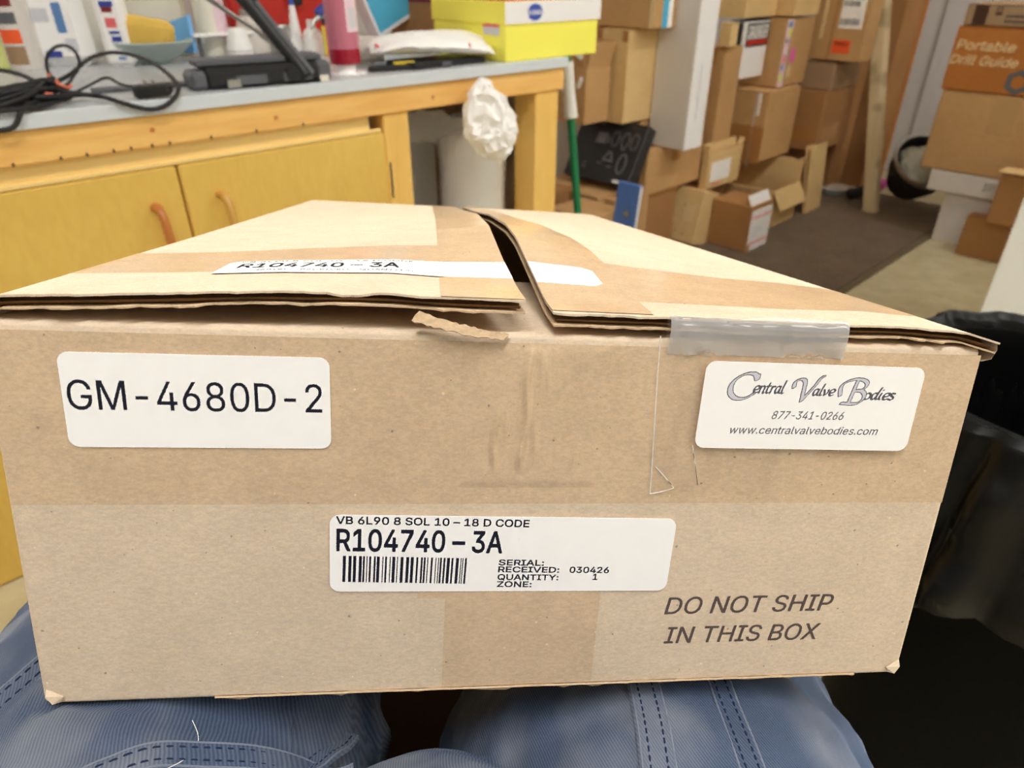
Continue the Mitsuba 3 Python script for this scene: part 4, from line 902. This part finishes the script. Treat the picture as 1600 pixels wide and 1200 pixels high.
onY(k, 'blue_tape', 1.458, 2.075, .786, 2.105, .95, 'cyan_card'); onY(k, 'white_tape', 1.458, 2.105, .786, 2.128, .95, 'white_paper'); onX(k, 'pale_tape', 2.03, 1.46, .786, 1.475, .948, 'pale_tape')
# brown carton, white tall carton on it
k = carton(2.10, 1.464, 0, 2.29, 1.497, .238, 'narrow brown carton on the floor below the tall white carton', 'kraft_dark')
k = carton(2.08, 1.462, .240, 2.43, 1.498, .402, 'brown carton directly under the tall white carton', 'kraft_brown', 'y')
k = thing('white_carton', 'tall narrow white carton standing on a brown one, bright front edge', 'box')
add(k + '__body', bx(2.155, 1.372, .404, 2.265, 1.526, .90, .003), 'grey_card'); add(k + '__front_panel', bx(2.156, 1.3705, .405, 2.264, 1.372, .899, .0006), 'white_card')
add(k + '__top_flap', bx(2.155, 1.372, .9005, 2.265, 1.526, .904, .001), 'grey_card')
onY(k, 'printed_line', 1.3705, 2.20, .50, 2.206, .68, 'logo_grey')
k = thing('plastic_wrap_roll', 'yellowish crumpled clear plastic on top of the white carton stack', 'wrap')
m = trimesh.creation.icosphere(4); m.vertices *= [.06, .05, .07]; m.vertices *= (1 + .5 * (meshkit.fbm(m.vertices * 40 + 9, 3, 3) - .5))[:, None]; add(k, mv(m, 2.36, 1.58, .815), 'clear_bag_fill', 40)
k = carton(2.34, 1.56, .25, 2.46, 1.70, .745, 'brown carton supporting the crumpled clear plastic', 'kraft_brown'); 
k = carton(2.52, 1.475, .285, 2.645, 1.60, .700, 'tall upright brown carton right of the white carton', 'kraft_brown', 'x')
carton(2.50, 1.452, .703, 2.55, 1.50, .782, 'small tan carton perched on the upright brown one', 'kraft_tan', 'x', taped=False)
carton(2.52, 1.49, 0, 2.70, 1.66, .283, 'brown carton on the floor under the tall upright carton', 'kraft_dark')
k = opened(2.455, 1.440, .196, 2.70, 1.472, .335, 'small flat open carton with a white address label on its front', 'kraft_tan', (4, 30, None, 14), .03)
onY(k, 'address_label', 1.440, 2.478, .222, 2.620, .298, 'white_paper'); onY(k, 'red_line', 1.440, 2.49, .207, 2.57, .212, 'pink_paper')
carton(2.455, 1.440, 0, 2.515, 1.60, .193, 'narrow brown carton under the flat one with the address label', 'kraft_dark', 'x', taped=False)
# G, H, F
k = carton(2.76, 1.392, .262, 3.02, 1.60, .532, 'big brown carton with a long white strip, under the white and black printed box', 'kraft_brown', 'x', taped=False)
onX(k, 'brown_tape', 2.76, 1.393, .255, 1.60, .40, 'brown_tape'); onX(k, 'white_strip', 2.76, 1.425, .44, 1.436, .525, 'white_paper'); onX(k, 'clear_tape_edge', 2.76, 1.443, .24, 1.4465, .53, 'logo_grey')
carton(2.965, 1.46, 0, 3.10, 1.72, .260, 'plain brown carton on the floor under the big one with the white strip', 'kraft_dark')
k = thing('white_black_carton', 'white carton with a black top band and red stripe', 'box')
F0 = dict(x0=2.68, y0=1.478, z0=.540, x1=2.86, y1=1.545, z1=.758)
add(k + '__body', bx(2.66, 1.488, .578, 2.845, 1.552, .778, .003), 'white_card'); add(k + '__flap', bx(2.66, 1.488, .7785, 2.845, 1.552, .782, .001), 'black_card')
add(k + '__black_band', bx(2.659, 1.4868, .695, 2.668, 1.4878, .778, .0002), 'white_paper')
onX(k, 'black_band', 2.66, 1.498, .690, 1.552, .776, 'black_card'); onY(k, 'black_band', 1.488, 2.675, .690, 2.844, .772, 'black_card')
onY(k, 'red_stripe', 1.4866, 2.684, .698, 2.835, .714, 'red_paint'); text_y(k, 'lettering', 'GRAINGER', 1.4868, 2.682, .719, .150, .044, 'white_paper', True, .08)
k = carton(2.86, 1.425, .535, 3.10, 1.60, .782, 'brown carton with colourful picture tape and a pink sticker', 'kraft_brown', 'y', taped=False)
onY(k, 'picture_tape', 1.425, 2.865, .537, 2.915, .78, 'pale_pink')
for x, z, w, h, mt in ((2.875, .755, .03, .018, 'label_blue'), (2.885, .72, .02, .03, 'lime'), (2.87, .70, .02, .012, 'grey_plastic'), (2.875, .625, .018, .03, 'pink_paper'), (2.87, .60, .018, .02, 'label_blue'), (2.87, .555, .02, .03, 'lime')): onY(k, 'picture', 1.4237, x, z, x + w, z + h, mt)
onY(k, 'tape_line', 1.4235, 2.905, .54, 2.911, .74, 'hardboard'); onY(k, 'pink_sticker', 1.425, 2.935, .625, 2.968, .675, 'magenta'); onY(k, 'white_sticker', 1.425, 2.925, .57, 2.955, .615, 'pale_tape')
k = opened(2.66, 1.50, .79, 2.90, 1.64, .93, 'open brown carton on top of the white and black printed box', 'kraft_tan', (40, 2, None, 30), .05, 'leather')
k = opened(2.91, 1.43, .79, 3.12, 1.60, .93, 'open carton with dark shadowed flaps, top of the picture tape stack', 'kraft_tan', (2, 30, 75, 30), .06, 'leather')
# K, J, I column
k = carton(3.11, 1.318, .262, 3.415, 1.50, .503, 'wide brown carton under the greyish one, left of the wooden post', 'kraft_dark', 'x', taped=False); onX(k, 'brown_tape', 3.11, 1.34, .30, 1.50, .36, 'brown_tape'); onY(k, 'brown_tape', 1.318, 3.14, .30, 3.30, .36, 'brown_tape')
carton(3.16, 1.45, 0, 3.42, 1.62, .258, 'dark brown carton on the floor behind the leaning flat carton', 'kraft_dark')
k = carton(3.15, 1.325, .505, 3.42, 1.47, .613, 'flat greyish brown carton in the stack by the wooden post', 'hardboard', 'x', taped=False)
k = carton(3.15, 1.232, .622, 3.262, 1.455, .93, 'brown carton with a shipping label and an orange sticker', 'kraft_brown', 'x', taped=False)
onX(k, 'shipping_label', 3.15, 1.255, .742, 1.348, .905, 'white_paper')
for y0, y1, z0, z1 in ((1.267, 1.34, .755, .778), (1.28, 1.342, .822, .84)):
    br2 = np.random.default_rng(int(z0 * 1000)); yy = y0; bs = []
    while yy < y1: w = br2.choice([.002, .004, .006]); bs.append(bx(3.1476, yy, z0, 3.1484, yy + w, z1, .0001)); yy += w + br2.choice([.002, .004])
    add(k + '__barcode', cat(*bs), 'grey_plastic')
onX(k, 'orange_sticker', 3.15, 1.284, .651, 1.357, .70, 'hot_orange'); text_x(k, 'sticker_lettering', 'FRAGILE', 3.1486, 1.349, .680, .056, .012, 'dark_red')
onX(k, 'white_strip', 3.15, 1.404, .70, 1.420, .92, 'pale_tape'); onX(k, 'brown_tape', 3.15, 1.364, .623, 1.372, .929, 'kraft_dark')
carton(3.36, 1.36, .622, 3.50, 1.45, .87, 'small dark carton behind the one with the shipping label', 'kraft_dark', 'x', taped=False)
carton(3.43, 1.36, 0, 3.60, 1.54, .620, 'tall dark carton standing behind the stack by the wooden post', 'kraft_dark', 'x', taped=False)
# flattened carton leaning, open cartons at floor level
k = thing('flat_carton', 'flattened tan carton leaning against the stack beside the floor mat', 'carton sheet')
m = cat(bx(3.04, 1.270, .013, 3.19, 1.276, .30, .001)); add(k + '__sheet', rot(m, [1, 0, 0], -6, [3.0, 1.27, .0]), 'kraft_tan'); add(k + '__fold', rot(bx(3.04, 1.2765, .013, 3.19, 1.2815, .30, .001), [1, 0, 0], -9, [3.0, 1.27, 0]), 'kraft_tan')
k = opened(2.995, 1.335, .013, 3.07, 1.45, .225, 'narrow open tan carton next to the leaning flat carton', 'kraft_tan', (25, None, 30, 12), .03)
k = opened(2.72, 1.285, .013, 2.955, 1.60, .170, 'open carton with ribbed board sides on the floor by the mat', 'kraft_tan', (None, 5, 150, 6), .085)
rb = [bx(2.716, y, .03, 2.7198, y + .005, .169, .001) for y in np.arange(1.288, 1.598, .0105)]
lab(add(k + '__rib', cat(*rb), 'kraft_brown'), kind='stuff')
# front cartons
k = thing('tilted_carton', 'light tan carton tipped back on the floor, pale tape patches on its face', 'box')
R4 = trimesh.transformations.rotation_matrix(math.radians(14), [0, 1, 0])
def tl(m): return mv(xf(m, R4), 2.30, 1.372, .026)
add(k + '__body', tl(bx(0, 0, 0, .11, .20, .20, .003)), 'kraft_tan'); add(k + '__flap', tl(bx(0, 0, .2005, .11, .099, .203, .001)), 'kraft_tan'); add(k + '__flap', tl(bx(0, .101, .2005, .11, .20, .203, .001)), 'kraft_tan')
for y in (.025, .14): add(k + '__tape_patch', tl(bx(-.0012, y, .085, -.0001, y + .045, .145, .0003)), 'pale_tape')
for y, z in ((.05, .03), (.09, .035), (.07, .14)): add(k + '__print_mark', tl(bx(-.0012, y, z, -.0001, y + .008, z + .007, .0003)), 'handle_brown')
k = thing('mailing_box', 'mailing box, brown kraft on one side and white with red lines on the other', 'box')
add(k + '__body', bx(2.405, 1.20, .013, 2.56, 1.368, .190, .002), 'kraft_dark'); add(k + '__white_panel', bx(2.406, 1.1985, .014, 2.559, 1.1998, .165, .0005), 'white_card')
add(k + '__white_flap', rot(bx(2.41, 1.197, .166, 2.555, 1.2, .232, .001), [1, 0, 0], -28, [2.4, 1.2, .166]), 'white_card')
for z in (.142, .04): onY(k, 'red_line', 1.1984, 2.407, z, 2.558, z + .006, 'pink_paper')
for x, z, w in ((2.43, .10, .06), (2.43, .085, .08), (2.43, .07, .05)): onY(k, 'printed_line', 1.1984, x, z, x + w, z + .004, 'logo_grey')
onY(k, 'brown_tape', 1.1984, 2.406, .013, 2.425, .045, 'brown_tape')
k = carton(1.90, 1.455, 0, 2.10, 1.498, .262, 'brown carton on the floor between the blue box and the tipped carton', 'kraft_brown', 'y', taped=False)
k = carton(1.66, 1.36, 0, 1.83, 1.55, .27, 'brown carton on the floor just right of the bench leg', 'kraft_brown', 'x', taped=False)
k = thing('blue_box', 'flat blue printed box standing upright behind the green pole', 'box')
R5 = trimesh.transformations.rotation_matrix(math.radians(6), [0, 1, 0])
def bb(m): return mv(xf(m, R5), 1.745, 1.272, .004)
add(k + '__body', bb(bx(0, 0, 0, .014, .088, .370, .003)), 'blue_card'); add(k + '__edge', bb(bx(.0, -.0012, .004, .014, -.0002, .366, .0003)), 'logo_grey'); add(k + '__emblem', bb(place(prism(Point(0, 0).buffer(.011), .0008), [-.0003, .038, .275], [0, -1, 0], [0, 0, 1])), 'black_card')
for d in ((-.006, 0), (.006, 0), (0, .006), (0, -.006)): add(k + '__emblem_spot', bb(place(prism(Point(*d).buffer(.003), .0008), [-.001, .038, .275], [0, -1, 0], [0, 0, 1])), 'grey_card')
k = thing('green_pole', 'green metal pole with a white foam grip leaning by the bench end', 'pole')
pa, pb = np.array([1.545, 1.385, .735]), np.array([1.60, 1.315, .0])
def al(t): return pa + (pb - pa) * t
add(k + '__pole', tube([al(-.02), al(1)], .0115, 16), 'green_metal', 60)
add(k + '__grip', tube([al(.005), al(.05), al(.14), al(.19), al(.20)], [.0175, .017, .0165, .019, .020], 20, samples=24), 'white_plastic', 50)
k = thing('small_parcel', 'small parcel with a dark and white label in the gap behind the tipped carton', 'parcel')
add(k + '__body', bx(2.232, 1.555, .001, 2.30, 1.64, .20, .003), 'hardboard'); add(k + '__label', bx(2.2305, 1.565, .12, 2.2318, 1.625, .19, .0004), 'white_paper')
# wooden post and big carton behind it
k = thing('wooden_post', 'bare wooden post standing upright on the floor in front of the big carton', 'post')
pm = bx(-.028, -.028, 0, .028, .028, 1.62, .006).subdivide(); pt = np.array([3.298, 1.085, .0125])
sh = np.eye(4); sh[0, 2], sh[1, 2] = 0.0, .205
add(k + '__shaft', mv(xf(pm, sh), *pt), 'raw_wood', 30); add(k + '__end_cut', mv(xf(bx(-.029, -.029, 0, .029, .029, .006, .002), sh), *pt), 'kraft_pale')
k = carton(3.71, 1.30, .0, 3.97, 1.56, 1.25, 'tall dark brown carton standing on the floor behind the wooden post', 'kraft_dark', 'x')
add(k + '__corner_strip', bx(3.925, 1.2972, .01, 3.97, 1.2998, 1.24, .0006), 'kraft_orange')
# tub with clear bag, cans and bottle at the foot of the far wall
k = thing('black_tub', 'black round tub with a bright rim holding a clear plastic bag', 'tub')
tc = np.array([3.50, 1.02, .075])
def tip(m): return rot(m, [RGT[0], RGT[1], 0], 42, tc + [0, 0, .06])
add(k + '__wall', tip(lathe([(.001, .013), (.085, .013), (.12, .10), (.135, .185), (.128, .185), (.10, .08), (.001, .03)], tc, 40)), 'black_plastic', 40)
add(k + '__rim', tip(lathe([(.134, .178), (.143, .184), (.143, .192), (.127, .192), (.127, .184)], tc, 40)), 'steel', 30)
k = thing('clear_bag', 'crumpled clear plastic bag of pale stuff inside the black tub', 'bag')
m = trimesh.creation.icosphere(4); m.vertices *= [.10, .10, .055]; m.vertices *= (1 + .45 * (meshkit.fbm(m.vertices * 26 + 9, 3, 5) - .5))[:, None]; add(k, tip(mv(m, *(tc + [0, 0, .150]))), 'clear_bag_fill', 35)
k = thing('spray_bottle', 'black bottle with a pink cap lying on the floor behind the mat', 'bottle')
a, b = np.array([3.40, 1.235, .036]), np.array([3.56, 1.175, .060])
add(k + '__body', tube([a, a + (b - a) * .05, b], [.016, .022, .022], 16), 'black_rubber', 50); add(k + '__cap', tube([b, b + (b - a) * .10, b + (b - a) * .32], [.026, .03, .02], 16), 'magenta', 50)
k = thing('glass_dish', 'small pale glass dish on the floor at the edge of the mat', 'dish'); add(k + '__dish', lathe([(.001, .001), (.05, .001), (.065, .025), (.06, .025), (.046, .006), (.001, .006)], (3.46, 1.335, .0125), 32), 'stoneware', 40); add(k + '__lid', lathe([(.001, .026), (.066, .026), (.066, .031), (.001, .034)], (3.46, 1.335, .0125), 32), 'grey_card', 40)
# right-hand stack against the far wall
k = thing('white_carton', 'white carton on the floor at the bottom of the right-hand stack', 'box')
add(k + '__body', bx(3.125, .36, .0, 3.50, .770, .196, .003), 'grey_card'); add(k + '__lid', bx(3.10, .33, .2, 3.53, .838, .276, .003), 'grey_card')
text_x(k, 'lettering', 'IP', 3.10, .645, .228, .035, .028, 'ink_grey', False)
g_ = Point(0, 0).buffer(.03).difference(Point(0, 0).buffer(.024)); add(k + '__printed_ring', place(prism(g_, .0006), [3.1246, .70, .125], [0, -1, 0], [0, 0, 1]), 'logo_grey')
for y, z, w in ((.725, .07, .05), (.73, .03, .06), (.64, .03, .05)): onX(k, 'printed_line', 3.125, y - w, z, y, z + .006, 'logo_grey')
k = carton(3.10, .42, .279, 3.50, .882, .560, 'plain brown carton under the drill guide carton', 'kraft_brown', 'x', 'pale_tape', taped=False)
onX(k, 'tape', 3.10, .62, .43, .70, .558, 'dull_tape'); onX(k, 'tape', 3.10, .56, .295, .615, .36, 'dull_tape')
k = carton(3.10, .42, .563, 3.48, .892, .774, 'orange brown carton printed Portable Drill Guide', 'kraft_orange', 'x', taped=False)
text_x(k, 'lettering', 'Portable', 3.10, .880, .700, .186, .030, 'pale_tape', True, .18); text_x(k, 'lettering', 'Drill Guide', 3.10, .888, .652, .216, .030, 'pale_tape', True, .18)
hx = lambda r: Polygon([(r * math.cos(a), r * math.sin(a)) for a in np.arange(6) * math.pi / 3 + .5])
add(k + '__hex_logo', place(prism(hx(.042).difference(hx(.024)), .0007), [3.0996, .652, .607], [0, -1, 0], [0, 0, 1]), 'grey_plastic')
k = carton(3.10, .42, .777, 3.48, .882, .845, 'flat brown carton with a black printed block, topmost of the right-hand stack', 'hardboard', 'x', taped=False)
onX(k, 'black_block', 3.10, .812, .780, .855, .842, 'leather'); onX(k, 'arrow_mark', 3.10, .782, .822, .786, .84, 'leather'); onX(k, 'arrow_mark', 3.10, .770, .822, .774, .84, 'leather'); onX(k, 'arrow_mark', 3.10, .768, .812, .788, .82, 'leather')
for z in (.806, .790): onX(k, 'printed_line', 3.10, .56, z, .755, z + .007, 'ink_brown')
carton(3.02, .40, 0, 3.09, .648, .150, 'small dark brown carton on the floor in front of the right-hand stack', 'kraft_dark', 'y', taped=False)
k = carton(2.965, .36, .153, 3.085, .575, .335, 'open topped dark carton on the small one beside the white cabinet', 'kraft_dark', 'y', taped=False); add(k + '__pale_flap', bx(2.95, .40, .3355, 3.04, .585, .339, .001), 'kraft_tan')
k = thing('white_cabinet', 'smooth white metal cabinet at the right edge, behind the waste bin', 'cabinet')
add(k + '__case', bx(2.0, -.35, .0, 2.5, .329, 1.5, .004), 'cabinet_white'); add(k + '__door', bx(1.985, -.345, .05, 1.999, .326, 1.49, .003), 'cabinet_white'); add(k + '__handle', tube([(1.984, -.28, 1.0), (1.955, -.28, 1.0), (1.955, -.28, 1.15), (1.984, -.28, 1.15)], .006, 10), 'steel', 60)
